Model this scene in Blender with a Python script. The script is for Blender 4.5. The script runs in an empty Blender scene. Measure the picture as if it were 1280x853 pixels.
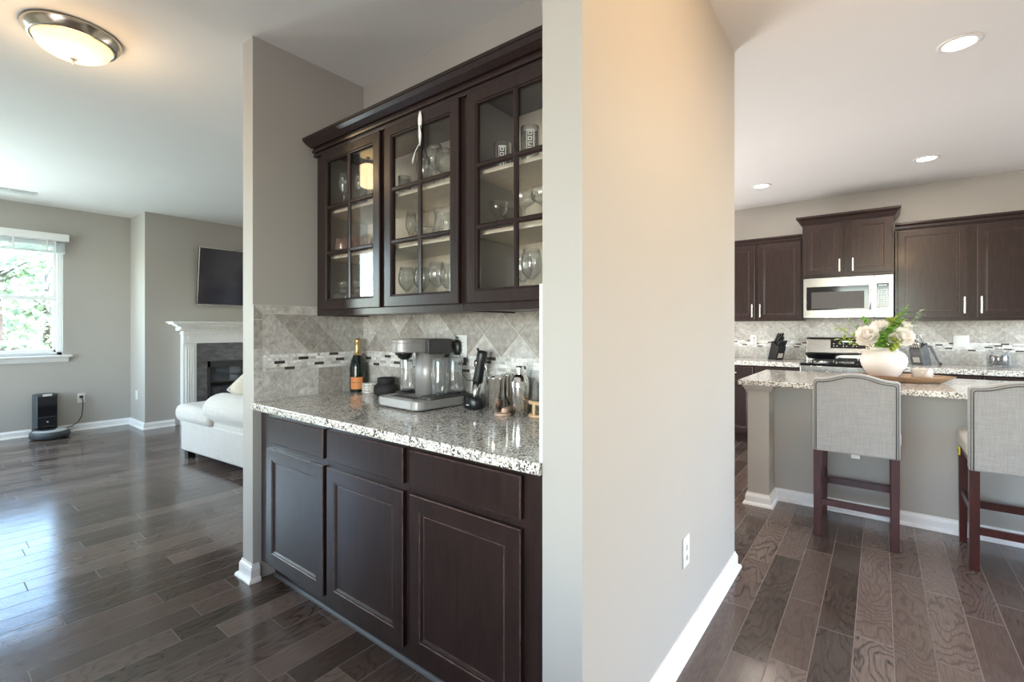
import bpy, bmesh, math, random
from mathutils import Vector, Matrix, noise

random.seed(11)
PI = math.pi
S = bpy.context.scene
COL = S.collection

# ------------------------------------------------------------------ camera
CEIL = 2.743
cam_d = bpy.data.cameras.new('camera')
cam = bpy.data.objects.new('camera', cam_d)
COL.objects.link(cam)
cam.location = (0, 0, 1.27)
cam.rotation_euler = (PI / 2, 0, math.radians(37.81))
cam_d.sensor_width = 36.0
cam_d.lens = 36.0 * 592.8 / 1280.0
cam_d.shift_y = -15.5 / 1280.0
cam_d.clip_start = 0.05
S.camera = cam

# ------------------------------------------------------------------ view + world + light
S.view_settings.view_transform = 'Standard'
S.view_settings.look = 'None'
S.view_settings.gamma = 1.0
S.view_settings.use_curve_mapping = False
S.view_settings.exposure = 0.46
S.cycles.transparent_max_bounces = 40
S.cycles.max_bounces = 12
S.cycles.diffuse_bounces = 6
S.cycles.caustics_reflective = False
S.cycles.caustics_refractive = False
S.cycles.sample_clamp_indirect = 6.0
S.cycles.use_denoising = True

W = bpy.data.worlds.new('sky')
S.world = W
W.use_nodes = True
wn, wl = W.node_tree.nodes, W.node_tree.links
wn.clear()
sky = wn.new('ShaderNodeTexSky')
sky.sky_type = 'NISHITA'
sky.sun_disc = False
sky.sun_elevation = math.radians(42)
sky.sun_rotation = math.radians(15)
bg = wn.new('ShaderNodeBackground')
bg.inputs['Strength'].default_value = 2.2
wo = wn.new('ShaderNodeOutputWorld')
wl.new(sky.outputs[0], bg.inputs['Color'])
wl.new(bg.outputs[0], wo.inputs['Surface'])


def aim(o, d):
    o.rotation_euler = Vector(d).to_track_quat('-Z', 'Y').to_euler()


def area(name, loc, d, sx, sy, power, color):
    l = bpy.data.lights.new(name, 'AREA')
    l.shape = 'RECTANGLE'
    l.size, l.size_y, l.energy, l.color = sx, sy, power, color
    o = bpy.data.objects.new(name, l)
    COL.objects.link(o)
    o.location = loc
    aim(o, d)
    return o


sun_d = bpy.data.lights.new('sun', 'SUN')
sun_d.energy = 1.8
sun_d.angle = math.radians(0.6)
sun_d.color = (1.0, 0.95, 0.86)
sun = bpy.data.objects.new('sun', sun_d)
COL.objects.link(sun)
aim(sun, (-0.3, -1.0, -0.9))

# fill lamps added outside unseen openings beside and behind the camera, shaped like daylight:
# one lamp in place of sky light and one in place of ground bounce
area('daylight_patio_door', (3.75, 3.9, 1.25), (-1, 0, 0.0), 3.2, 2.1, 6, (1.0, 0.97, 0.95))
area('daylight_dining_window', (-0.55, -2.05, 1.5), (0, 1, 0), 2.3, 1.6, 20, (1.0, 0.98, 0.96))
area('daylight_living_window', (-6.42, -2.05, 1.55), (0, 1, 0), 1.25, 1.9, 24, (0.84, 1.0, 0.96))
area('daylight_side_window', (-8.15, -0.75, 1.5), (1, 0, 0), 1.3, 1.5, 70, (0.80, 1.0, 0.97))
area('ground_light_patio', (4.05, 3.9, 0.35), (-1, 0, 0.75), 3.2, 1.0, 16, (1.0, 0.96, 0.93))
area('daylight_breakfast_door', (-2.66, 4.5, 1.2), (1, 0, 0), 2.4, 2.0, 30, (1.0, 0.97, 0.95))
area('ground_light_breakfast', (-2.75, 4.5, 0.5), (1, 0, 0.8), 2.4, 0.9, 34, (1.0, 0.96, 0.93))
area('ground_light_dining', (-0.55, -2.35, 0.55), (0, 1, 0.75), 2.3, 1.0, 40, (1.0, 0.97, 0.94))
area('ground_light_living', (-6.42, -2.35, 0.55), (0, 1, 0.75), 1.25, 1.0, 55, (0.82, 1.0, 0.95))
area('ground_light_side', (-8.45, -0.75, 0.6), (1, 0, 0.75), 1.3, 1.0, 80, (0.78, 1.0, 0.96))

# ------------------------------------------------------------------ materials
MATS = {}


def nodes_of(name):
    m = bpy.data.materials.new(name)
    m.use_nodes = True
    nt = m.node_tree
    return m, nt.nodes, nt.links, nt.nodes['Principled BSDF']


def N(nodes, kind, **kw):
    n = nodes.new(kind)
    for k, v in kw.items():
        if k.startswith('i_'):
            n.inputs[k[2:].replace('_', ' ')].default_value = v
        else:
            setattr(n, k, v)
    return n


def ramp(nodes, stops, interp='LINEAR'):
    r = nodes.new('ShaderNodeValToRGB')
    r.color_ramp.interpolation = interp
    el = r.color_ramp.elements
    el[0].position, el[0].color = stops[0][0], (*stops[0][1], 1)
    el[1].position, el[1].color = stops[1][0], (*stops[1][1], 1)
    for p, c in stops[2:]:
        e = el.new(p)
        e.color = (*c, 1)
    return r


def simple(name, color, rough=0.5, metal=0.0, bump=0.0, bscale=200.0, var=0.0, vscale=8.0, coat=0.0,
           stretch=(1, 1, 1), spec=0.5, sheen=0.0):
    """Principled material with a noise colour variation and a noise bump."""
    m, n, l, p = nodes_of(name)
    p.inputs['Base Color'].default_value = (*color, 1)
    p.inputs['Roughness'].default_value = rough
    p.inputs['Metallic'].default_value = metal
    p.inputs['Coat Weight'].default_value = coat
    p.inputs['Coat Roughness'].default_value = 0.12
    p.inputs['Specular IOR Level'].default_value = spec
    p.inputs['Sheen Weight'].default_value = sheen
    tc = N(n, 'ShaderNodeTexCoord')
    mp = N(n, 'ShaderNodeMapping')
    mp.inputs['Scale'].default_value = stretch
    l.new(tc.outputs['Object'], mp.inputs['Vector'])
    nz = N(n, 'ShaderNodeTexNoise', i_Scale=vscale, i_Detail=5.0)
    l.new(mp.outputs[0], nz.inputs['Vector'])
    lo = tuple(c * (1 - var) for c in color)
    hi = tuple(min(1, c * (1 + var)) for c in color)
    r = ramp(n, [(0.3, lo), (0.7, hi)])
    l.new(nz.outputs['Fac'], r.inputs['Fac'])
    l.new(r.outputs['Color'], p.inputs['Base Color'])
    if bump:
        nb = N(n, 'ShaderNodeTexNoise', i_Scale=bscale, i_Detail=3.0)
        l.new(mp.outputs[0], nb.inputs['Vector'])
        b = N(n, 'ShaderNodeBump', i_Strength=bump, i_Distance=0.002)
        l.new(nb.outputs['Fac'], b.inputs['Height'])
        l.new(b.outputs[0], p.inputs['Normal'])
    MATS[name] = m
    return m


def glow(name, color, strength, base=(0.8, 0.8, 0.8)):
    m, n, l, p = nodes_of(name)
    p.inputs['Base Color'].default_value = (*base, 1)
    p.inputs['Emission Color'].default_value = (*color, 1)
    p.inputs['Emission Strength'].default_value = strength
    p.inputs['Roughness'].default_value = 0.3
    MATS[name] = m
    return m


def thin_glass(name, tint=(1, 1, 1), fmul=1.0, rough=0.0, body=0.0, body_col=(0.9, 0.9, 0.9)):
    """Thin clear glass: transparent with Fresnel reflection, optional faint body colour."""
    m = bpy.data.materials.new(name)
    m.use_nodes = True
    n, l = m.node_tree.nodes, m.node_tree.links
    n.clear()
    out = N(n, 'ShaderNodeOutputMaterial')
    tr = N(n, 'ShaderNodeBsdfTransparent')
    tr.inputs[0].default_value = (*tint, 1)
    gl = N(n, 'ShaderNodeBsdfGlossy')
    gl.inputs['Roughness'].default_value = rough
    lw = N(n, 'ShaderNodeLayerWeight')          # Schlick reflectance, the same from both sides of the pane
    lw.inputs['Blend'].default_value = 0.5
    pw = N(n, 'ShaderNodeMath', operation='POWER')
    pw.inputs[1].default_value = 5.0
    l.new(lw.outputs['Facing'], pw.inputs[0])
    mul = N(n, 'ShaderNodeMath', operation='MULTIPLY_ADD', use_clamp=True)
    mul.inputs[1].default_value = 0.9 * fmul
    mul.inputs[2].default_value = 0.042 * fmul
    l.new(pw.outputs[0], mul.inputs[0])
    mx = N(n, 'ShaderNodeMixShader')
    l.new(mul.outputs[0], mx.inputs[0])
    src = tr
    if body:
        p4 = N(n, 'ShaderNodeMath', operation='POWER')
        p4.inputs[1].default_value = 3.0
        l.new(lw.outputs['Facing'], p4.inputs[0])
        ed = N(n, 'ShaderNodeMath', operation='MULTIPLY_ADD', use_clamp=True)
        ed.inputs[1].default_value = 0.55  # pale rim put into the colour for edge highlights on glassware
        ed.inputs[2].default_value = body
        l.new(p4.outputs[0], ed.inputs[0])
        df = N(n, 'ShaderNodeBsdfDiffuse')
        df.inputs[0].default_value = (*body_col, 1)
        mb = N(n, 'ShaderNodeMixShader')
        l.new(ed.outputs[0], mb.inputs[0])
        l.new(tr.outputs[0], mb.inputs[1])
        l.new(df.outputs[0], mb.inputs[2])
        src = mb
    l.new(src.outputs[0], mx.inputs[1])
    l.new(gl.outputs[0], mx.inputs[2])
    l.new(mx.outputs[0], out.inputs['Surface'])
    MATS[name] = m
    return m


def floor_mat():
    m, n, l, p = nodes_of('plank_floor')
    geo = N(n, 'ShaderNodeNewGeometry')
    sep = N(n, 'ShaderNodeSeparateXYZ')
    l.new(geo.outputs['Position'], sep.inputs[0])

    def math_(op, a, b=None, c=None, clamp=False):
        x = N(n, 'ShaderNodeMath', operation=op, use_clamp=clamp)
        for i, v in enumerate((a, b, c)):
            if v is None:
                continue
            if isinstance(v, (int, float)):
                x.inputs[i].default_value = v
            else:
                l.new(v, x.inputs[i])
        return x.outputs[0]
    PW, PL = 0.127, 0.72
    xs = math_('DIVIDE', math_('ADD', sep.outputs['X'], 0.211 + 50 * PW), PW)
    row = math_('FLOOR', xs)
    wn1 = N(n, 'ShaderNodeTexWhiteNoise', noise_dimensions='1D')
    l.new(row, wn1.inputs['W'])
    ys = math_('DIVIDE', math_('ADD', sep.outputs['Y'], math_('MULTIPLY_ADD', wn1.outputs['Value'], 7.0, 40.0)), PL)
    # planks of unequal length: warp the running coordinate
    ysw = math_('ADD', ys, math_('MULTIPLY', math_('SINE', math_('MULTIPLY', ys, 2.1)), 0.22))
    colm = math_('FLOOR', ysw)
    fx, fy = math_('FRACT', xs), math_('FRACT', ysw)
    ex = math_('MULTIPLY', math_('MINIMUM', fx, math_('SUBTRACT', 1.0, fx)), PW)
    ey = math_('MULTIPLY', math_('MINIMUM', fy, math_('SUBTRACT', 1.0, fy)), PL)
    edge = math_('MINIMUM', ex, ey)
    groove = math_('SUBTRACT', 1.0, math_('DIVIDE', edge, 0.0022, clamp=True), clamp=True)
    cid = N(n, 'ShaderNodeCombineXYZ')
    l.new(row, cid.inputs[0])
    l.new(colm, cid.inputs[1])
    wn2 = N(n, 'ShaderNodeTexWhiteNoise', noise_dimensions='2D')
    l.new(cid.outputs[0], wn2.inputs['Vector'])
    pid = wn2.outputs['Value']
    # cathedral grain: contour lines of a stretched noise
    gx = math_('MULTIPLY', sep.outputs['X'], 6.5)
    gy = math_('MULTIPLY_ADD', sep.outputs['Y'], 1.9, math_('MULTIPLY', pid, 37.0))
    gz = math_('MULTIPLY', pid, 91.0)
    gc = N(n, 'ShaderNodeCombineXYZ')
    l.new(gx, gc.inputs[0]); l.new(gy, gc.inputs[1]); l.new(gz, gc.inputs[2])
    gn = N(n, 'ShaderNodeTexNoise', i_Scale=1.0, i_Detail=2.5, i_Roughness=0.45)
    l.new(gc.outputs[0], gn.inputs['Vector'])
    fc = N(n, 'ShaderNodeCombineXYZ')
    l.new(math_('MULTIPLY', sep.outputs['X'], 260.0), fc.inputs[0])
    l.new(math_('MULTIPLY', sep.outputs['Y'], 14.0), fc.inputs[1])
    l.new(gz, fc.inputs[2])
    fn = N(n, 'ShaderNodeTexNoise', i_Scale=1.0, i_Detail=3.0)
    l.new(fc.outputs[0], fn.inputs['Vector'])
    wn3 = N(n, 'ShaderNodeTexWhiteNoise', noise_dimensions='3D')
    cid3 = N(n, 'ShaderNodeCombineXYZ')
    l.new(row, cid3.inputs[0]); l.new(colm, cid3.inputs[1]); cid3.inputs[2].default_value = 3.7
    l.new(cid3.outputs[0], wn3.inputs['Vector'])
    ph = math_('MULTIPLY_ADD', gn.outputs['Fac'], 105.0, math_('MULTIPLY', fn.outputs['Fac'], 3.6))
    ph = math_('ADD', ph, math_('MULTIPLY', sep.outputs['Y'], math_('MULTIPLY_ADD', pid, 70.0, 5.0)))
    rings = math_('MULTIPLY_ADD', math_('SINE', ph), 0.5, 0.5)
    line = math_('POWER', rings, 6.0)
    line = math_('MULTIPLY', line, math_('MULTIPLY_ADD', wn3.outputs['Value'], 0.95, 0.05))
    base = ramp(n, [(0.0, (0.070, 0.052, 0.044)), (0.5, (0.120, 0.088, 0.075)), (1.0, (0.175, 0.134, 0.115))])
    l.new(pid, base.inputs['Fac'])
    mixf = N(n, 'ShaderNodeMix', data_type='RGBA', blend_type='MULTIPLY')
    mixf.inputs['Factor'].default_value = 1.0
    fr = ramp(n, [(0.25, (0.72, 0.70, 0.69)), (0.75, (1.22, 1.2, 1.2))])
    l.new(fn.outputs['Fac'], fr.inputs['Fac'])
    l.new(base.outputs['Color'], mixf.inputs['A'])
    l.new(fr.outputs['Color'], mixf.inputs['B'])
    mixg = N(n, 'ShaderNodeMix', data_type='RGBA')
    mk = math_('MULTIPLY', line, math_('MULTIPLY', fn.outputs['Fac'], 1.5), clamp=True)
    l.new(mk, mixg.inputs['Factor'])
    l.new(mixf.outputs['Result'], mixg.inputs['A'])
    mixg.inputs['B'].default_value = (0.018, 0.012, 0.010, 1)
    mixe = N(n, 'ShaderNodeMix', data_type='RGBA')
    l.new(groove, mixe.inputs['Factor'])
    l.new(mixg.outputs['Result'], mixe.inputs['A'])
    mixe.inputs['B'].default_value = (0.21, 0.175, 0.155, 1)
    l.new(mixe.outputs['Result'], p.inputs['Base Color'])
    rg = N(n, 'ShaderNodeTexNoise', i_Scale=5.0, i_Detail=4.0)
    l.new(geo.outputs['Position'], rg.inputs['Vector'])
    ro = math_('MULTIPLY_ADD', rg.outputs['Fac'], 0.15, 0.09)
    ro = math_('MULTIPLY_ADD', groove, 0.5, ro, clamp=True)
    l.new(ro, p.inputs['Roughness'])
    hgt = math_('SUBTRACT', math_('MULTIPLY', math_('SUBTRACT', 1.0, line), 0.10), math_('MULTIPLY', groove, 0.8))
    wav = N(n, 'ShaderNodeTexNoise', i_Scale=9.0, i_Detail=1.0)
    l.new(geo.outputs['Position'], wav.inputs['Vector'])
    hgt = math_('ADD', hgt, math_('MULTIPLY', wav.outputs['Fac'], 0.9))
    b = N(n, 'ShaderNodeBump', i_Strength=0.35, i_Distance=0.0016)
    l.new(hgt, b.inputs['Height'])
    l.new(b.outputs[0], p.inputs['Normal'])
    l.new(math_('MULTIPLY_ADD', groove, -0.55, 0.58), p.inputs['Specular IOR Level'])
    return m


def granite_mat(name, scale=150.0, dark=0.36):
    m, n, l, p = nodes_of(name)
    tc = N(n, 'ShaderNodeTexCoord')
    nz = N(n, 'ShaderNodeTexNoise', i_Scale=60.0, i_Detail=3.0)
    l.new(tc.outputs['Object'], nz.inputs['Vector'])
    mx = N(n, 'ShaderNodeMix', data_type='VECTOR')
    mx.inputs['Factor'].default_value = 0.012
    l.new(tc.outputs['Object'], mx.inputs['A'])
    l.new(nz.outputs['Color'], mx.inputs['B'])
    vo = N(n, 'ShaderNodeTexVoronoi', i_Scale=scale)
    l.new(mx.outputs['Result'], vo.inputs['Vector'])
    sp = N(n, 'ShaderNodeSeparateColor')
    l.new(vo.outputs['Color'], sp.inputs[0])
    big = N(n, 'ShaderNodeTexNoise', i_Scale=22.0, i_Detail=3.0)
    l.new(tc.outputs['Object'], big.inputs['Vector'])
    ad = N(n, 'ShaderNodeMath', operation='MULTIPLY_ADD')
    l.new(big.outputs['Fac'], ad.inputs[0])
    ad.inputs[1].default_value = 0.55
    l.new(sp.outputs[0], ad.inputs[2])
    s2 = N(n, 'ShaderNodeMath', operation='SUBTRACT')
    l.new(ad.outputs[0], s2.inputs[0])
    s2.inputs[1].default_value = 0.275
    r = ramp(n, [(0.0, (0.065, 0.056, 0.050)), (dark * 0.45, (0.24, 0.21, 0.18)), (dark * 0.9, (0.50, 0.45, 0.39)),
                 (dark + 0.17, (0.74, 0.70, 0.63)), (0.62, (0.90, 0.88, 0.83))], 'CONSTANT')
    l.new(s2.outputs[0], r.inputs['Fac'])
    l.new(r.outputs['Color'], p.inputs['Base Color'])
    p.inputs['Roughness'].default_value = 0.10
    p.inputs['Specular IOR Level'].default_value = 0.6
    MATS[name] = m
    return m


def tile_mat(name, base=(0.47, 0.44, 0.40), vein=0.5):
    """Stone tile: the per-tile tone comes from the attribute 'tone'."""
    m, n, l, p = nodes_of(name)
    tc = N(n, 'ShaderNodeTexCoord')
    at = N(n, 'ShaderNodeAttribute', attribute_name='tone')
    nz = N(n, 'ShaderNodeTexNoise', i_Scale=34.0, i_Detail=8.0, i_Roughness=0.68, i_Distortion=0.35)
    ov = N(n, 'ShaderNodeVectorMath', operation='ADD')
    l.new(tc.outputs['Object'], ov.inputs[0])
    l.new(at.outputs['Color'], ov.inputs[1])
    l.new(ov.outputs[0], nz.inputs['Vector'])
    r = ramp(n, [(0.30, tuple(1 - vein * 0.42 for _ in range(3))), (0.55, (1, 1, 1)), (0.72, tuple(1 + vein * 0.36 for _ in range(3)))])
    l.new(nz.outputs['Fac'], r.inputs['Fac'])
    mx = N(n, 'ShaderNodeMix', data_type='RGBA', blend_type='MULTIPLY')
    mx.inputs['Factor'].default_value = 1.0
    l.new(at.outputs['Color'], mx.inputs['A'])
    l.new(r.outputs['Color'], mx.inputs['B'])
    l.new(mx.outputs['Result'], p.inputs['Base Color'])
    p.inputs['Roughness'].default_value = 0.42
    MATS[name] = m
    return m


def fabric_mat(name, c1, c2, scale=420.0, rough=0.95):
    m, n, l, p = nodes_of(name)
    tc = N(n, 'ShaderNodeTexCoord')
    fac = []
    for st in ((1, 1, 0.04), (0.04, 0.04, 1)):
        mp = N(n, 'ShaderNodeMapping')
        mp.inputs['Scale'].default_value = st
        l.new(tc.outputs['Object'], mp.inputs['Vector'])
        nz = N(n, 'ShaderNodeTexNoise', i_Scale=scale, i_Detail=2.0)
        l.new(mp.outputs[0], nz.inputs['Vector'])
        fac.append(nz.outputs['Fac'])
    ad = N(n, 'ShaderNodeMath', operation='ADD')
    l.new(fac[0], ad.inputs[0]); l.new(fac[1], ad.inputs[1])
    hf = N(n, 'ShaderNodeMath', operation='MULTIPLY')
    l.new(ad.outputs[0], hf.inputs[0]); hf.inputs[1].default_value = 0.5
    r = ramp(n, [(0.36, c1), (0.64, c2)])
    l.new(hf.outputs[0], r.inputs['Fac'])
    l.new(r.outputs['Color'], p.inputs['Base Color'])
    b = N(n, 'ShaderNodeBump', i_Strength=0.4, i_Distance=0.001)
    l.new(hf.outputs[0], b.inputs['Height'])
    l.new(b.outputs[0], p.inputs['Normal'])
    p.inputs['Roughness'].default_value = rough
    p.inputs['Sheen Weight'].default_value = 0.15
    MATS[name] = m
    return m


M_floor = floor_mat()
M_granite = granite_mat('granite', 185.0, 0.27)
M_tile = tile_mat('stone_tile', vein=0.95)
M_wall = simple('wall_paint', (0.455, 0.425, 0.39), 0.6, var=0.015, vscale=2.0, bump=0.05, bscale=260, spec=0.35)
M_ceil = simple('ceiling_paint', (0.84, 0.825, 0.805), 0.85, var=0.012, vscale=1.5, bump=0.06, bscale=200, spec=0.2)
M_white = simple('white_trim_paint', (0.86, 0.85, 0.84), 0.32, var=0.01, vscale=5)
M_espresso = simple('espresso_wood', (0.0235, 0.0128, 0.0115), 0.28, var=0.30, vscale=9, stretch=(6, 6, 0.8), bump=0.03, bscale=60, coat=0.12, spec=0.38)
M_rubbed = simple('rubbed_espresso_edge', (0.085, 0.052, 0.046), 0.25, var=0.5, vscale=30, coat=0.2)  # lighter edges: rubbed stain plus edge highlights painted into the colour
M_esp_in = simple('dark_cabinet_lining', (0.30, 0.285, 0.275), 0.6, var=0.1, vscale=6)
M_birch = simple('birch_lining', (0.74, 0.66, 0.54), 0.5, var=0.07, vscale=7, stretch=(5, 5, 0.6))
M_steel = simple('brushed_steel', (0.50, 0.485, 0.465), 0.24, metal=1.0, var=0.05, vscale=60, stretch=(0.2, 6, 6), bump=0.03, bscale=180)
M_chrome = simple('polished_steel', (0.80, 0.78, 0.75), 0.09, metal=1.0, var=0.03, vscale=10)
M_nickel = simple('brushed_nickel', (0.66, 0.60, 0.50), 0.22, metal=1.0, var=0.04, vscale=20)
M_handle = simple('satin_handle_metal', (0.86, 0.85, 0.83), 0.30, metal=0.9, var=0.02)
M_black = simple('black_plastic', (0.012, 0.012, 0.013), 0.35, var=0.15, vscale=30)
M_blackm = simple('matte_black', (0.022, 0.020, 0.020), 0.75, var=0.15, vscale=40, bump=0.1, bscale=300)
M_blackg = simple('black_gloss', (0.010, 0.010, 0.012), 0.08, var=0.1)
M_grout = simple('light_grout', (0.72, 0.69, 0.65), 0.9, var=0.05, vscale=80)
M_cherry = simple('cherry_stained_wood', (0.060, 0.0125, 0.009), 0.30, var=0.30, vscale=14, stretch=(4, 4, 0.5), coat=0.1, spec=0.4)
M_linen = fabric_mat('grey_linen', (0.36, 0.36, 0.36), (0.47, 0.47, 0.47))
M_linen_l = fabric_mat('pale_linen', (0.56, 0.52, 0.46), (0.72, 0.68, 0.61))
M_sofa = fabric_mat('cream_sofa_chenille', (0.51, 0.455, 0.405), (0.60, 0.545, 0.49), 120.0)
M_pillow = fabric_mat('tan_pillow_cloth', (0.46, 0.38, 0.28), (0.60, 0.51, 0.40), 260.0)
M_slate = simple('slate_surround', (0.145, 0.145, 0.15), 0.45, var=0.35, vscale=9, stretch=(1, 1, 2.5), bump=0.25, bscale=40)
M_screen = simple('tv_screen', (0.030, 0.027, 0.036), 0.10, var=0.05)
M_firebox = simple('firebox_metal', (0.02, 0.02, 0.022), 0.4, var=0.2)
M_fireglass = simple('firebox_glass', (0.012, 0.011, 0.011), 0.03, var=0.05)
M_glassware = thin_glass('clear_glassware', (0.98, 0.985, 0.985), 2.6, 0.0, 0.035)
M_clear = thin_glass('clear_jar_glass', (0.985, 0.985, 0.98), 0.8, 0.0, 0.01)
M_pink = thin_glass('pink_glass', (0.97, 0.86, 0.83), 2.0, 0.0, 0.07, (0.92, 0.66, 0.60))
M_pane = thin_glass('cabinet_pane_glass', (0.97, 0.97, 0.965), 1.0)
M_winpane = thin_glass('window_pane_glass', (0.96, 0.985, 0.975), 1.0)
M_tank = thin_glass('tank_glass', (0.90, 0.91, 0.91), 2.2, 0.02, 0.07)
M_dome = glow('alabaster_glass_lit', (1.0, 0.82, 0.42), 0.85, (0.9, 0.8, 0.55))
M_can = glow('recessed_lens_lit', (1.0, 0.95, 0.86), 6.0)
M_bottle = simple('dark_green_glass', (0.008, 0.016, 0.013), 0.06, var=0.1)
M_orange = simple('orange_label', (0.72, 0.27, 0.09), 0.6, var=0.05)
M_orangeline = simple('orange_label_print', (0.30, 0.10, 0.04), 0.6)
M_gold = simple('gold_foil', (0.62, 0.44, 0.21), 0.34, metal=0.75, var=0.12, vscale=60, bump=0.2, bscale=120)
M_coaster = granite_mat('speckled_coaster', 260.0, 0.24)
M_machine = simple('grey_machine_body', (0.40, 0.38, 0.37), 0.42, metal=0.35, var=0.03, vscale=30)
M_machine_d = simple('dark_machine_trim', (0.075, 0.07, 0.07), 0.4, metal=0.3, var=0.05)
M_wood_l = simple('light_bamboo', (0.60, 0.40, 0.22), 0.5, var=0.12, vscale=12, stretch=(3, 3, 1))
M_wood_p = simple('pinkish_wood', (0.56, 0.38, 0.28), 0.5, var=0.12, vscale=12)
M_tray = simple('carved_tray_wood', (0.36, 0.215, 0.12), 0.5, var=0.28, vscale=10, stretch=(1, 4, 4))
M_vase = simple('white_ceramic', (0.84, 0.765, 0.715), 0.35, var=0.01)
M_wax = simple('candle_wax', (0.90, 0.80, 0.70), 0.5, var=0.02)
M_petal = simple('white_petal', (0.96, 0.92, 0.87), 0.7, var=0.03, vscale=40)
_n, _l = M_petal.node_tree.nodes, M_petal.node_tree.links      # petals let some light through
_tr = _n.new('ShaderNodeBsdfTranslucent')
_tr.inputs[0].default_value = (0.97, 0.92, 0.86, 1)
_mx = _n.new('ShaderNodeMixShader')
_mx.inputs[0].default_value = 0.4
_l.new(_n['Principled BSDF'].outputs[0], _mx.inputs[1])
_l.new(_tr.outputs[0], _mx.inputs[2])
_l.new(_mx.outputs[0], _n['Material Output'].inputs['Surface'])
M_leaf = simple('green_leaf', (0.20, 0.42, 0.05), 0.5, var=0.35, vscale=30)
M_leaf_y = simple('yellow_green_leaf', (0.42, 0.50, 0.08), 0.5, var=0.3, vscale=30)
M_leaf_p = simple('pale_grey_leaf', (0.36, 0.45, 0.28), 0.55, var=0.2, vscale=30)
M_stem = simple('green_stem', (0.13, 0.24, 0.05), 0.6)
M_yellow = simple('yellow_tag_paper', (0.85, 0.72, 0.03), 0.6)
M_plastic = simple('white_plastic', (0.84, 0.83, 0.80), 0.38, var=0.01)
M_slot = simple('dark_slot', (0.05, 0.05, 0.05), 0.7)
M_shade = simple('blind_slat', (0.80, 0.84, 0.82), 0.45, var=0.02)
M_vent = simple('vent_metal', (0.70, 0.72, 0.70), 0.4)
M_vac = simple('slate_blue_plastic', (0.055, 0.062, 0.070), 0.38, var=0.08)
M_vac_top = simple('pale_grey_plastic', (0.52, 0.55, 0.58), 0.3, var=0.04)
M_bark = simple('tree_bark', (0.16, 0.12, 0.10), 0.9, var=0.3, vscale=20, stretch=(1, 1, 0.2), bump=0.5, bscale=60)
M_tree = simple('tree_leaf', (0.36, 0.46, 0.28), 0.6, var=0.35, vscale=3)
M_tree2 = simple('young_tree_leaf', (0.50, 0.58, 0.40), 0.6, var=0.3, vscale=3)
M_brush = simple('dry_brush', (0.40, 0.31, 0.27), 0.8, var=0.35, vscale=6)
M_ground = simple('leaf_litter_ground', (0.27, 0.22, 0.20), 0.95, var=0.45, vscale=4)
M_rail = simple('deck_rail_paint', (0.82, 0.80, 0.76), 0.6)
M_print = simple('white_ink', (0.88, 0.88, 0.87), 0.6)
M_ribbon = simple('white_ribbon', (0.86, 0.84, 0.81), 0.6, var=0.04)
M_bean = simple('blackberry_sweets', (0.02, 0.02, 0.028), 0.3, var=0.4, vscale=60)
M_knob = simple('stainless_knob', (0.5, 0.49, 0.47), 0.3, metal=1.0)
M_stitch = simple('grey_welt', (0.10, 0.095, 0.09), 0.7)
M_rubber = simple('dark_rubber', (0.02, 0.02, 0.02), 0.8)


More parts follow.
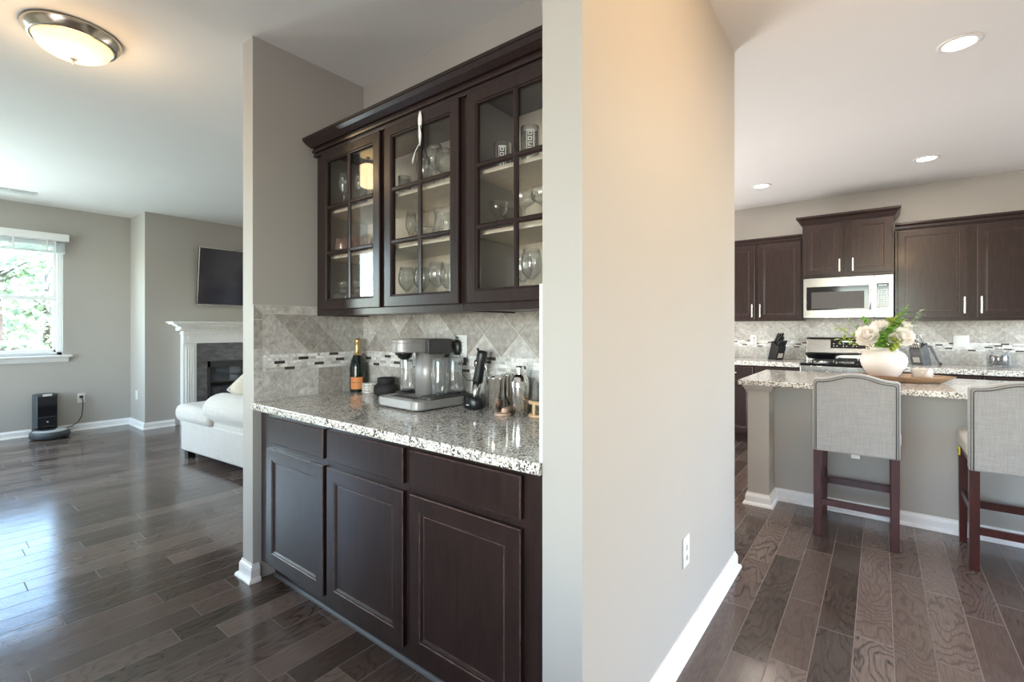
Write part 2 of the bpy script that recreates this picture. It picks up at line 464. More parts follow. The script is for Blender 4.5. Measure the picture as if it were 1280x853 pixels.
# ------------------------------------------------------------------ mesh builder
class MB:
    def __init__(self):
        self.bm = bmesh.new()
        self.tone = None
        self.mi = 0

    def face(self, vs, smooth=False):
        try:
            f = self.bm.faces.new(vs)
        except ValueError:
            return None
        f.smooth = smooth
        f.material_index = self.mi
        return f

    def box(self, x0, x1, y0, y1, z0, z1, bev=0.0, seg=2, mat=None):
        v = [self.bm.verts.new((x, y, z)) for x in (x0, x1) for y in (y0, y1) for z in (z0, z1)]
        idx = ((0, 1, 3, 2), (4, 6, 7, 5), (0, 4, 5, 1), (2, 3, 7, 6), (0, 2, 6, 4), (1, 5, 7, 3))
        fs = [self.face([v[i] for i in q]) for q in idx]
        if bev:
            es = list({e for f in fs for e in f.edges})
            r = bmesh.ops.bevel(self.bm, geom=es, offset=bev, segments=seg, profile=0.5, affect='EDGES')
            if seg > 1:
                for f in r['faces']:
                    f.smooth = True
            nv = list({w for f in r['faces'] for w in f.verts} | {w for w in v if w.is_valid})
            v = nv
        if mat is not None:
            bmesh.ops.transform(self.bm, matrix=mat, verts=v)
        return v

    def prism(self, poly, h0, h1, axis='Z', smooth=False):
        """Extrude a 2D outline. axis Z: (x,y); axis X: (y,z); axis Y: (x,z)."""
        def P(a, b, h):
            return {'Z': (a, b, h), 'X': (h, a, b), 'Y': (a, h, b)}[axis]
        A = [self.bm.verts.new(P(a, b, h0)) for a, b in poly]
        B = [self.bm.verts.new(P(a, b, h1)) for a, b in poly]
        k = len(poly)
        for i in range(k):
            self.face([A[i], A[(i + 1) % k], B[(i + 1) % k], B[i]], smooth)
        self.face(A[::-1])
        self.face(B)
        return A + B

    def lathe(self, prof, c=(0, 0, 0), seg=24, mat=None, smooth=True, sx=1.0, sy=1.0):
        rows, allv = [], []
        for r, z in prof:
            if r < 1e-6:
                row = [self.bm.verts.new((c[0], c[1], c[2] + z))]
            else:
                row = [self.bm.verts.new((c[0] + sx * r * math.cos(2 * PI * i / seg), c[1] + sy * r * math.sin(2 * PI * i / seg), c[2] + z)) for i in range(seg)]
            rows.append(row)
            allv += row
        for a, b in zip(rows, rows[1:]):
            for i in range(seg):
                j = (i + 1) % seg
                if len(a) == 1 and len(b) == 1:
                    continue
                if len(a) == 1:
                    self.face([a[0], b[j], b[i]], smooth)
                elif len(b) == 1:
                    self.face([a[i], a[j], b[0]], smooth)
                else:
                    self.face([a[i], a[j], b[j], b[i]], smooth)
        if mat is not None:
            bmesh.ops.transform(self.bm, matrix=mat, verts=allv)
        return allv

    def tube(self, pts, r, seg=10, caps=True, smooth=True):
        pts = [Vector(p) for p in pts]
        rr = r if isinstance(r, (list, tuple)) else [r] * len(pts)
        rings = []
        up = None
        for i, p in enumerate(pts):
            if i == 0:
                t = pts[1] - p
            elif i == len(pts) - 1:
                t = p - pts[i - 1]
            else:
                t = (pts[i + 1] - p).normalized() + (p - pts[i - 1]).normalized()
            t.normalize()
            if up is None:
                up = Vector((0, 0, 1)) if abs(t.z) < 0.9 else Vector((1, 0, 0))
            a = up - t * up.dot(t)
            if a.length < 1e-5:
                a = t.orthogonal()
            a.normalize()
            up = a
            b = t.cross(a)
            rings.append([self.bm.verts.new(p + rr[i] * (math.cos(2 * PI * k / seg) * a + math.sin(2 * PI * k / seg) * b)) for k in range(seg)])
        for A, B in zip(rings, rings[1:]):
            for k in range(seg):
                self.face([A[k], A[(k + 1) % seg], B[(k + 1) % seg], B[k]], smooth)
        if caps:
            self.face(rings[0][::-1])
            self.face(rings[-1])
        return [v for q in rings for v in q]

    def sweep(self, path, prof, closed=False, smooth=False):
        """Sweep profile (offset to the right of travel, z) along a plan path with mitred corners."""
        P = [Vector(p) for p in path]
        k = len(P)
        rows = []
        for i in range(k):
            ds = []
            if closed or i > 0:
                ds.append((P[i] - P[(i - 1) % k]).normalized())
            if closed or i < k - 1:
                ds.append((P[(i + 1) % k] - P[i]).normalized())
            ns = [Vector((d.y, -d.x)) for d in ds]
            if len(ns) == 1:
                m = ns[0]
            else:
                m = ns[0] + ns[1]
                m = m / max(1e-6, m.dot(ns[0]))
            rows.append([self.bm.verts.new((P[i].x + m.x * o, P[i].y + m.y * o, z)) for o, z in prof])
        q = len(prof)
        rng = range(k) if closed else range(k - 1)
        for i in rng:
            A, B = rows[i], rows[(i + 1) % k]
            for j in range(q):
                self.face([A[j], A[(j + 1) % q], B[(j + 1) % q], B[j]], smooth)
        if not closed:
            self.face(rows[0][::-1])
            self.face(rows[-1])

    def framed(self, x0, x1, z0, z1, loops, fill=True, worn=()):
        """Concentric rectangles in the XZ plane, each (inset, y); bridged; last filled. Faces -Y."""
        rows = []
        for ins, y in loops:
            rows.append([self.bm.verts.new(p) for p in ((x0 + ins, y, z0 + ins), (x1 - ins, y, z0 + ins), (x1 - ins, y, z1 - ins), (x0 + ins, y, z1 - ins))])
        for q, (A, B) in enumerate(zip(rows, rows[1:])):
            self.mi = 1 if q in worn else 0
            for i in range(4):
                self.face([A[i], A[(i + 1) % 4], B[(i + 1) % 4], B[i]])
        self.mi = 0
        if fill:
            self.face(rows[-1])
            self.face(rows[0][::-1])
        else:
            for i in range(4):
                A, B = rows[-1], rows[0]
                self.face([A[i], A[(i + 1) % 4], B[(i + 1) % 4], B[i]])

    def xform(self, mat):
        bmesh.ops.transform(self.bm, matrix=mat, verts=self.bm.verts[:])

    def build(self, name, mat, parent=None, world=True, loc=None, recalc=True, bevel=None):
        """world=True: vertices are world coordinates and are made local to the parent (or loc)."""
        bm = self.bm
        if recalc:
            bmesh.ops.recalc_face_normals(bm, faces=bm.faces[:])
        o0 = Vector((0, 0, 0))
        if parent is not None and world:
            q = parent
            while q is not None:
                o0 += q.location
                q = q.parent
        elif loc is not None and world:
            o0 = Vector(loc)
        if o0.length > 0:
            bmesh.ops.translate(bm, vec=-o0, verts=bm.verts[:])
        me = bpy.data.meshes.new(name)
        bm.to_mesh(me)
        bm.free()
        for mm in (mat if isinstance(mat, (list, tuple)) else [mat]):
            me.materials.append(mm)
        o = bpy.data.objects.new(name, me)
        COL.objects.link(o)
        if parent is not None:
            o.parent = parent
        elif loc is not None:
            o.location = loc
        if bevel:
            md = o.modifiers.new('edge', 'BEVEL')
            md.width = bevel
            md.segments = 2
            md.limit_method = 'ANGLE'
        return o


def tag(o, label, cat, group=None):
    o['label'] = label
    o['category'] = cat
    if group:
        o['group'] = group
    return o


def thing(name, label, cat, loc, rz=0.0, group=None):
    o = bpy.data.objects.new(name, None)
    o.empty_display_size = 0.05
    COL.objects.link(o)
    o.location = loc
    o.rotation_euler = (0, 0, rz)
    return tag(o, label, cat, group)


def struct(o):
    o['kind'] = 'structure'
    return o


def dup(root, loc, rz=None, label=None, group=None):
    r = root.copy()
    COL.objects.link(r)
    r.location = loc
    if rz is not None:
        r.rotation_euler = (0, 0, rz)
    if label:
        r['label'] = label
    if group:
        r['group'] = group
    for ch in list(root.children):
        c = ch.copy()
        COL.objects.link(c)
        c.parent = r
        for g in list(ch.children):
            d = g.copy()
            COL.objects.link(d)
            d.parent = c
    return r


def box_obj(name, b, mat, parent=None, bev=0.0, seg=2):
    m = MB()
    m.box(*b, bev=bev, seg=seg)
    return m.build(name, mat, parent)


# ------------------------------------------------------------------ the setting
XL, XN, YB, YE = -2.49, -0.735, 1.73, 1.084      # niche: left wall, right wall, back wall, wall ends
XH = -0.61                                        # hall face of the right-hand wall
XLo = -2.60                                       # living-room face of the niche's left wall
YH = 2.713                                        # far end of the hall wall
YK = 6.37                                         # kitchen back wall
XW, XF, YF = -7.9, -7.3, 1.88                     # window wall, fireplace wall, the step between them
XE, YS = 3.6, -1.7                                # east wall, south wall

struct(box_obj('floor', (XW - 0.2, XE + 0.2, YS - 0.2, YK + 0.2, -0.08, 0.0), M_floor))
struct(box_obj('ceiling', (XW - 0.3, XE + 0.3, YS - 0.3, YK + 0.3, CEIL, CEIL + 0.12), M_ceil))


def wall(name, poly, mat=M_wall, z0=0.0, z1=CEIL):
    m = MB()
    m.prism(poly, z0, z1)
    return struct(m.build(name, mat))


def rect(x0, x1, y0, y1):
    return [(x0, y0), (x1, y0), (x1, y1), (x0, y1)]


wall('wall_kitchen', rect(-2.6, XE + 0.15, YK, YK + 0.15))
# the block round the niche
wall('wall_niche_left', rect(XLo, XL, YE, YB))
wall('wall_niche_right', rect(XN, XH, YE, YB))
wall('wall_niche_back', rect(XLo, XH, YB, YH))

# window wall: the seen window and an unseen opening added for light
WY0, WY1, WZ0, WZ1 = 0.28, 1.215, 0.95, 2.33


def wall_with_hole(name, axis, a0, a1, t0, t1, holes, mat=M_wall):
    """Wall slab along an axis with rectangular openings (a, b, z0, z1)."""
    m = MB()

    def slab(p, q, z0, z1):
        if q - p < 1e-4 or z1 - z0 < 1e-4:
            return
        if axis == 'Y':
            m.box(t0, t1, p, q, z0, z1)
        else:
            m.box(p, q, t0, t1, z0, z1)
    cur = a0
    for (h0, h1, z0, z1) in sorted(holes):
        slab(cur, h0, 0, CEIL)
        slab(h0, h1, 0, z0)
        slab(h0, h1, z1, CEIL)
        cur = h1
    slab(cur, a1, 0, CEIL)
    return struct(m.build(name, mat))


wall_with_hole('wall_window', 'Y', YS, YF, XW - 0.16, XW, [(-1.45, -0.1, 0.75, 2.33), (WY0, WY1, WZ0, WZ1)])
wall('wall_fireplace', [(XW - 0.16, YF), (XF, YF), (XF, YK), (XW - 0.16, YK)])
wall('wall_far', rect(XW - 0.16, -2.6, YK, YK + 0.15))
wall_with_hole('wall_between', 'Y', YH, YK, -2.6, -2.45, [(3.25, 5.75, 0.05, 2.25)])  # opening added out of view to brighten the kitchen ceiling
wall_with_hole('wall_east', 'Y', YS, YK, XE, XE + 0.15, [(2.25, 5.55, 0.08, 2.3)])  # unseen opening added for the east fill lamps
wall_with_hole('wall_south', 'X', XW - 0.16, XE + 0.15, YS - 0.15, YS, [(-7.05, -5.8, 0.6, 2.5), (-1.7, 0.6, 0.7, 2.3)])  # both openings are unseen, added to let fill light in

# unseen porch added so its roof keeps open sky off the south opening
struct(box_obj('porch_roof', (-4.2, 3.0, -6.5, YS - 0.16, 2.55, 2.75), M_ceil))
struct(box_obj('porch_floor', (-4.2, 3.0, -6.5, YS - 0.16, -0.25, -0.10), M_slate))

# baseboards
BASE = [(0, 0), (0.030, 0), (0.029, 0.008), (0.024, 0.016), (0.014, 0.021), (0.014, 0.060), (0.010, 0.072), (0.006, 0.077), (0.005, 0.086), (0, 0.086)]


def baseboard(name, path, prof=BASE, closed=False):
    m = MB()
    m.sweep(path, prof, closed)
    return struct(m.build(name, M_white))


baseboard('baseboard_hall', [(XN + 0.005, YE), (XH, YE), (XH, YH), (-2.4, YH)])
baseboard('baseboard_niche_left', [(XLo, YH), (XLo, YE), (XL, YE), (XL, YE + 0.03)])
baseboard('baseboard_window', [(XW, YS), (XW, YF), (XF, YF), (XF, 2.20)])
baseboard('baseboard_kitchen_left', [(-2.45, YH + 0.1), (-2.45, 3.25)])
baseboard('baseboard_south', [(XE, YS), (XW, YS)])

# white panelled door in the south wall (seen mirrored in the cabinet glass)
dm = MB()
dm.box(-3.55, -2.55, YS, YS + 0.025, 0, 2.13, bev=0.004)
dr = struct(dm.build('door_1', M_white))
pm = MB()
pm.box(-3.46, -2.64, YS + 0.02, YS + 0.05, 0.01, 2.04, bev=0.003)
for (px0, px1) in ((-3.36, -3.10), (-3.00, -2.74)):
    for (pz0, pz1) in ((0.22, 0.95), (1.10, 1.90)):
        pm.box(px0, px1, YS + 0.045, YS + 0.062, pz0, pz1, bev=0.012, seg=1)
struct(pm.build('door_panel', M_white, dr))

# living-room window: frame, sashes, glass, sill
wm = MB()
fx0, fx1 = XW - 0.13, XW - 0.06
wm.box(fx0, fx1, WY0, WY0 + 0.045, WZ0, WZ1)
wm.box(fx0, fx1, WY1 - 0.045, WY1, WZ0, WZ1)
wm.box(fx0, fx1, WY0, WY1, WZ1 - 0.045, WZ1)
wm.box(fx0, fx1, WY0, WY1, WZ0, WZ0 + 0.035)
win = struct(wm.build('window_1', M_white, bevel=0.003))
sm = MB()
sm.box(fx0 + 0.02, fx1 - 0.01, WY0 + 0.045, WY1 - 0.045, 1.615, 1.66, bev=0.004)
for y in (WY0 + 0.045, WY1 - 0.075):
    sm.box(fx0 + 0.02, fx1 - 0.015, y, y + 0.03, WZ0 + 0.03, WZ1 - 0.04, bev=0.003)
sm.box(fx0 + 0.02, fx1 - 0.015, WY0 + 0.05, WY1 - 0.05, WZ0 + 0.03, WZ0 + 0.065, bev=0.003)
struct(sm.build('window_sash', M_white, win))
struct(box_obj('window_glass', (fx0 + 0.035, fx0 + 0.041, WY0 + 0.04, WY1 - 0.04, WZ0 + 0.03, WZ1 - 0.03), M_winpane, win))
zm = MB()
zm.box(XW - 0.10, XW + 0.055, WY0 - 0.08, WY1 + 0.08, WZ0 - 0.028, WZ0, bev=0.008)
zm.prism([(XW, WZ0 - 0.028), (XW + 0.035, WZ0 - 0.028), (XW + 0.012, WZ0 - 0.085), (XW, WZ0 - 0.085)], WY0 - 0.05, WY1 + 0.05, 'Y')
struct(zm.build('window_sill', M_white, win))

# ------------------------------------------------------------------ blind
bl = thing('window_blind', 'white raised slat blind gathered under its valance on the living room window', 'blind', (XW, 0.75, 2.30))
m = MB()
m.box(XW + 0.001, XW + 0.085, WY0 - 0.035, WY1 + 0.045, WZ1 - 0.005, WZ1 + 0.085, bev=0.006)
m.build('valance', M_white, bl)
m = MB()
for i in range(9):
    z = WZ1 - 0.025 - i * 0.0125
    m.box(XW + 0.010, XW + 0.062, WY0 - 0.01, WY1 + 0.012, z - 0.004, z, bev=0.001, seg=1)
m.box(XW + 0.008, XW + 0.064, WY0 - 0.01, WY1 + 0.012, WZ1 - 0.150, WZ1 - 0.134, bev=0.003)
m.build('slat_stack', M_shade, bl)
for y in (0.35, 0.78, 1.06, 1.13):
    m = MB()
    m.box(XW + 0.063, XW + 0.066, y, y + 0.014, WZ1 - 0.150, WZ1 - 0.005)
    m.build('ladder_tape', M_white, bl)
m = MB()
m.tube([(XW + 0.05, 1.16, 2.2), (XW + 0.055, 1.165, 1.6), (XW + 0.05, 1.14, 1.2), (XW + 0.05, 1.165, 1.02), (XW + 0.05, 1.17, 1.15)], 0.004, 6)
m.build('pull_cord', M_shade, bl)

# ------------------------------------------------------------------ outdoors
gm = MB()
gm.box(-60, XW - 0.17, -30, 40, -0.6, -0.45)
struct(gm.build('ground', M_ground))


def tree(x, y, h, mat, seed, label, cr=1.0, n=900, bare=False):
    rnd = random.Random(seed)
    t = thing('tree', label, 'tree', (x, y, -0.47), 0, 'woodland trees outside the window')
    m = MB()
    pts = [(0, 0, 0), (0.05, 0.02, h * 0.3), (-0.04, 0.05, h * 0.6), (0.03, 0, h * 0.95)]
    m.tube(pts, [0.11, 0.085, 0.055, 0.02], 8)
    br = []
    for k in range(14):
        z = h * rnd.uniform(0.22, 0.9)
        a = rnd.uniform(0, 2 * PI)
        L = cr * rnd.uniform(0.5, 1.0)
        e = Vector((math.cos(a) * L, math.sin(a) * L, z + L * rnd.uniform(0.1, 0.6)))
        m.tube([(0, 0, z), e * 0.5 + Vector((0, 0, z * 0.5)), e], [0.03, 0.02, 0.008], 5)
        br.append(e)
    m.build('trunk', M_bark, t, world=False)
    m = MB()
    for k in range(n):
        e = rnd.choice(br)
        c = e + Vector((rnd.gauss(0, 0.33), rnd.gauss(0, 0.33), rnd.gauss(0, 0.3))) * cr
        s = rnd.uniform(0.05, 0.11) * (1 + max(0.0, cr - 0.8) * 2.0)
        a, b = Vector((rnd.gauss(0, 1), rnd.gauss(0, 1), rnd.gauss(0, 1))), Vector((rnd.gauss(0, 1), rnd.gauss(0, 1), rnd.gauss(0, 1)))
        a.normalize(); b = b - a * a.dot(b); b.normalize()
        m.face([m.bm.verts.new(c + q) for q in (a * s, b * s * 0.55, -a * s, -b * s * 0.55)])
    m.build('foliage', mat, t, world=False, recalc=False)


TL = 'sunlit woodland tree seen blurred through the living room window'
for i, (x, y, h, mt, cr) in enumerate(((-15.0, 1.25, 3.4, M_tree, 0.75), (-19.0, 2.55, 4.2, M_tree2, 0.95), (-17.2, 0.1, 4.0, M_tree2, 0.85), (-23.0, 1.6, 4.8, M_tree2, 1.1), (-24.0, 4.6, 4.8, M_tree, 1.1), (-15.6, 3.4, 3.6, M_tree2, 0.8), (-21.5, 0.2, 4.6, M_tree, 1.0), (-20.0, 4.9, 4.4, M_tree, 1.0), (-28.5, 2.9, 5.6, M_tree2, 1.4), (-28.5, 6.2, 5.6, M_tree, 1.4), (-27.5, 0.0, 5.4, M_tree, 1.3))):
    tree(x, y, h, mt, 100 + i, TL, cr * 1.05, n=1300)
br_ = MB()
rnd = random.Random(5)
for k in range(2600):
    c = Vector((rnd.uniform(-21, -11.5), rnd.uniform(0.4, 4.0), -0.4 + abs(rnd.gauss(0, 0.38))))
    s = rnd.uniform(0.04, 0.11)
    a = Vector((rnd.gauss(0, 1), rnd.gauss(0, 1), rnd.gauss(0, 1))).normalized()
    b = a.orthogonal().normalized()
    br_.face([br_.bm.verts.new(c + q) for q in (a * s, b * s * 0.6, -a * s, -b * s * 0.6)])
ub = br_.build('dry_undergrowth', M_brush, recalc=False)
ub['kind'] = 'stuff'
tag(ub, 'tan dry undergrowth below the trees outside the living room window', 'undergrowth')
m = MB()
m.box(-10.6, -10.55, 0.6, 1.32, 1.02, 1.08)
m.box(-10.6, -10.55, 0.6, 1.32, 0.62, 0.67)
m.box(-10.61, -10.54, 1.28, 1.36, -0.45, 1.12)
for i, y in enumerate((0.62, 0.80, 0.98, 1.16)):
    m.tube([(-10.575, y, 0.66), (-10.575, y + (0.08 if i % 2 else 0.05), 1.03)], 0.012, 6)
tag(m.build('deck_railing', M_rail), 'white deck railing outside the lower left of the living room window', 'railing')

# ------------------------------------------------------------------ backsplash tiles
def clip_poly(poly, x0, x1, z0, z1):
    def cl(p, inside, inter):
        out = []
        for i in range(len(p)):
            a, b = p[i], p[(i + 1) % len(p)]
            ia, ib = inside(a), inside(b)
            if ia:
                out.append(a)
            if ia != ib:
                out.append(inter(a, b))
        return out

    def ix(v):
        return lambda a, b: (v, a[1] + (b[1] - a[1]) * (v - a[0]) / (b[0] - a[0]))

    def iz(v):
        return lambda a, b: (a[0] + (b[0] - a[0]) * (v - a[1]) / (b[1] - a[1]), v)
    for ins, f in ((lambda p: p[0] >= x0, ix(x0)), (lambda p: p[0] <= x1, ix(x1)), (lambda p: p[1] >= z0, iz(z0)), (lambda p: p[1] <= z1, iz(z1))):
        if len(poly) < 3:
            return []
        poly = cl(poly, ins, f)
    q = []
    for a in poly:
        if not q or (abs(a[0] - q[-1][0]) + abs(a[1] - q[-1][1]) > 1e-4):
            q.append(a)
    if len(q) > 2 and abs(q[0][0] - q[-1][0]) + abs(q[0][1] - q[-1][1]) < 1e-4:
        q.pop()
    return q


def inset_poly(poly, d):
    """Offset a convex polygon inwards by d."""
    k = len(poly)
    area_ = sum(poly[i][0] * poly[(i + 1) % k][1] - poly[(i + 1) % k][0] * poly[i][1] for i in range(k)) / 2
    if abs(area_) < 2e-5:
        return None
    if area_ < 0:
        poly = poly[::-1]
    lines = []
    for i in range(k):
        a, b = Vector(poly[i]), Vector(poly[(i + 1) % k])
        t = (b - a).normalized()
        nrm = Vector((-t.y, t.x))
        lines.append((a + nrm * d, t))
    out = []
    for i in range(k):
        p, t = lines[i - 1]
        q, u = lines[i]
        den = t.x * u.y - t.y * u.x
        if abs(den) < 1e-6:
            out.append((q.x, q.y))
            continue
        s = ((q.x - p.x) * u.y - (q.y - p.y) * u.x) / den
        r = p + t * s
        out.append((r.x, r.y))
    a2 = sum(out[i][0] * out[(i + 1) % k][1] - out[(i + 1) % k][0] * out[i][1] for i in range(k)) / 2
    return out if a2 > 1e-6 else None


STONE = [(0.56, 0.53, 0.49), (0.64, 0.61, 0.57), (0.51, 0.475, 0.435), (0.60, 0.565, 0.525), (0.43, 0.39, 0.35)]


def backsplash(name, label, P, s0, s1, z0, z1, seed, border=None, phase=0.0, dz=0.21, mos=(1.052, 1.135), ztop=None):
    """P(s, z, h) maps wall coordinates to the world; h is the height off the wall."""
    rnd = random.Random(seed)
    m = MB()
    lay = m.bm.loops.layers.float_color.new('tone')

    def setc(f, c):
        for lp in f.loops:
            lp[lay] = (*c, 1)

    def piece(poly, c, gap=0.0012, h=0.008):
        poly = inset_poly(poly, gap) if len(poly) > 2 else None
        if not poly:
            return
        jit = rnd.uniform(0.94, 1.06)
        c = tuple(x * jit for x in c)
        A = [m.bm.verts.new(P(s, z, 0.004)) for s, z in poly]
        B = [m.bm.verts.new(P(s, z, h)) for s, z in poly]
        k = len(poly)
        for i in range(k):
            f = m.face([A[i], A[(i + 1) % k], B[(i + 1) % k], B[i]])
            if f:
                setc(f, c)
        f = m.face(B)
        if f:
            setc(f, c)
    # grout bed
    q = [(s0, z0), (s1, z0), (s1, z1), (s0, z1)]
    A = [m.bm.verts.new(P(s, z, 0.0005)) for s, z in q]
    B = [m.bm.verts.new(P(s, z, 0.0066)) for s, z in q]
    m.mi = 1
    for i in range(4):
        setc(m.face([A[i], A[(i + 1) % 4], B[(i + 1) % 4], B[i]]), (0.72, 0.69, 0.65))
    setc(m.face(B), (0.72, 0.69, 0.65))
    m.mi = 0
    a, top = s0, z1
    if border:                                  # vertical border column and top row, mitred
        bw = border
        z = z0 - 0.04
        cut = top - bw
        while z < cut:
            z2 = min(z + 0.152, cut)
            zz0 = max(z, z0)
            if z2 >= cut - 0.03:
                piece([(a, zz0), (a + bw, zz0), (a + bw, cut), (a, top)], rnd.choice(STONE))
                break
            piece([(a, zz0), (a + bw, zz0), (a + bw, z2), (a, z2)], rnd.choice(STONE))
            z = z2
        s, first = a, True
        while s < s1:
            s2 = min(s1, s + (0.135 if first else 0.152))
            if first:
                piece([(a, top), (a + bw, cut), (s2, cut), (s2, top)], rnd.choice(STONE))
            else:
                piece([(s, cut), (s2, cut), (s2, top), (s, top)], rnd.choice(STONE))
            s, first = s2, False
        a, top = a + bw, cut
    # square tiles under the mosaic
    s = a - (0.0 if border else rnd.uniform(0, 0.1))
    while s < s1:
        piece(clip_poly([(s, z0), (s + 0.152, z0), (s + 0.152, mos[0]), (s, mos[0])], a, s1, z0, mos[0]), rnd.choice(STONE))
        s += 0.152
    # mosaic strip
    rows = 5
    rh = (mos[1] - mos[0]) / rows
    for r in range(rows):
        s = a - rnd.uniform(0, 0.04)
        nxt = a + (0.085, 0.245, 0.02, 0.165, 0.30)[r] * 1.0 + rnd.uniform(-0.02, 0.02)
        while s < s1:
            if s >= nxt:
                w, c = 0.056, (0.060, 0.048, 0.042)
                nxt += 0.36 + rnd.uniform(-0.05, 0.07)
            else:
                w = rnd.choice((0.018, 0.03, 0.042, 0.055))
                c = rnd.choice(((0.92, 0.91, 0.89), (0.90, 0.89, 0.87), (0.74, 0.72, 0.68), (0.60, 0.57, 0.53), (0.88, 0.86, 0.83)))
            piece(clip_poly([(s, mos[0] + r * rh), (s + w, mos[0] + r * rh), (s + w, mos[0] + (r + 1) * rh), (s, mos[0] + (r + 1) * rh)], a, s1, z0, z1), c, 0.0009, 0.0085)
            s += w
    # diamonds above
    d = (top - mos[1]) / 2 if ztop is None else (ztop - mos[1]) / 2
    zc = mos[1] + d
    k0 = int((a - s0) / d) - 3
    kk = 0
    s = a + phase - 4 * d
    while s < s1 + 2 * d:
        for (cs, cz) in ((s, zc), (s + d, zc + d), (s + d, zc - d)):
            piece(clip_poly([(cs - d, cz), (cs, cz - d), (cs + d, cz), (cs, cz + d)], a, s1, mos[1], top), rnd.choice(STONE), 0.0013)
        s += 2 * d
    o = m.build(name, [M_tile, M_grout], recalc=True)
    return tag(o, label, 'backsplash')


backsplash('backsplash', 'grey stone tile backsplash with mitred border on the left side wall of the coffee bar',
           lambda s, z, h: (XL + h, YE + s, z), 0.0, YB - YE, 0.9002, 1.392, 3, border=0.045, phase=0.045)
backsplash('backsplash', 'grey diamond tile backsplash on the wall behind the cocktail machine',
           lambda s, z, h: (XL + s, YB - h, z), 0.009, XN - XL - 0.009, 0.9002, 1.392, 4, phase=0.02, ztop=1.347)
m = MB()
m.box(XN - 0.009, XN - 0.0005, YE + 0.004, YB - 0.01, 0.9005, 1.392)
eo = m.build('backsplash', M_grout)
tag(eo, 'tiled return of the coffee bar backsplash with a thin white edge beside the hall wall', 'backsplash')
m = MB()
m.box(XN - 0.0105, XN - 0.0002, YE + 0.0005, YE + 0.004, 0.9005, 1.394)
m.build('edge_trim', M_white, eo)
backsplash('backsplash', 'kitchen tile backsplash with mosaic strip between counter and upper cabinets',
           lambda s, z, h: (-1.6 + s, YK - h, z), 0.0, 3.4, 0.914, 1.40, 6, phase=0.10, mos=(1.050, 1.130), ztop=1.385)

# ------------------------------------------------------------------ cabinets
DOOR = [(0.0, 0.020), (0.0, 0.003), (0.003, 0.0), (0.052, 0.0), (0.055, 0.003), (0.060, 0.003), (0.066, 0.009), (0.070, 0.009)]
DRAWER = [(0.0, 0.020), (0.0, 0.004), (0.004, 0.0)]


def panel_front(name, x0, x1, z0, z1, y, prof, mat, parent):
    m = MB()
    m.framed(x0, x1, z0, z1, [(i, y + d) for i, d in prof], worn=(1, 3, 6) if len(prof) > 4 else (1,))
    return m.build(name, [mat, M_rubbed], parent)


def bar_pull(x, y, z0, z1, parent, vertical=True, name='handle'):
    m = MB()
    if vertical:
        m.box(x - 0.006, x + 0.006, y - 0.034, y - 0.026, z0, z1, bev=0.002)
        for z in (z0 + 0.025, z1 - 0.025):
            m.box(x - 0.005, x + 0.005, y - 0.027, y + 0.001, z - 0.005, z + 0.005)
    else:
        m.box(z0, z1, y - 0.034, y - 0.026, x - 0.006, x + 0.006, bev=0.002)
        for z in (z0 + 0.025, z1 - 0.025):
            m.box(z - 0.005, z + 0.005, y - 0.027, y + 0.001, x - 0.005, x + 0.005)
    return m.build(name, M_handle, parent)


def base_cabinet(label, x0, x1, yf, yb, bays, toe=0.07, top=0.864, handles=None, group=None):
    """bays: list of (door x0, x1); each has a drawer over a door."""
    t = thing('base_cabinet', label, 'cabinet', ((x0 + x1) / 2, (yf + yb) / 2, 0), 0, group)
    m = MB()
    m.box(x0, x1, yf, yb, 0.10, top)
    m.box(x0, x1, yf + toe, yb, 0.0, 0.10)
    m.build('carcass', M_espresso, t)
    for (a, b, dz) in bays:
        d = panel_front('drawer', a, b, dz[2], dz[3], yf - 0.02, DRAWER, M_espresso, t)
        e = panel_front('door', a, b, dz[0], dz[1], yf - 0.02, DOOR, M_espresso, t)
        if handles:
            bar_pull((dz[2] + dz[3]) / 2, yf - 0.02, (a + b) / 2 - 0.08, (a + b) / 2 + 0.08, d, False)
    return t


DZ = (0.132, 0.688, 0.716, 0.843)
YC = 1.115
base_cabinet('dark espresso base cabinet at the left end of the coffee bar, beside the plinth', -2.465, -1.851, YC, YB - 0.004, [(-2.37, -1.866, DZ)], group='coffee bar base cabinets')
base_cabinet('dark espresso base cabinet in the middle of the coffee bar under the cocktail machine', -1.850, -1.327, YC, YB - 0.004, [(-1.836, -1.344, DZ)], group='coffee bar base cabinets')
base_cabinet('dark espresso base cabinet at the right end of the coffee bar against the hall wall', -1.326, XN - 0.002, YC, YB - 0.004, [(-1.309, -0.820, DZ)], group='coffee bar base cabinets')
m = MB()
m.prism([(YC + 0.07, 0.0), (YC + 0.070 - 0.012, 0.0), (YC + 0.070 - 0.011, 0.008), (YC + 0.070 - 0.005, 0.013), (YC + 0.07, 0.014)], XL + 0.03, XN - 0.003, 'X')
struct(m.build('trim_1', simple('grey_shoe_moulding', (0.11, 0.11, 0.115), 0.55)))
box_obj_ = MB()
box_obj_.box(XL + 0.001, XN - 0.001, 1.070, YB - 0.001, 0.865, 0.900, bev=0.004)
tag(box_obj_.build('countertop', M_granite), 'speckled grey granite countertop of the coffee bar', 'countertop')


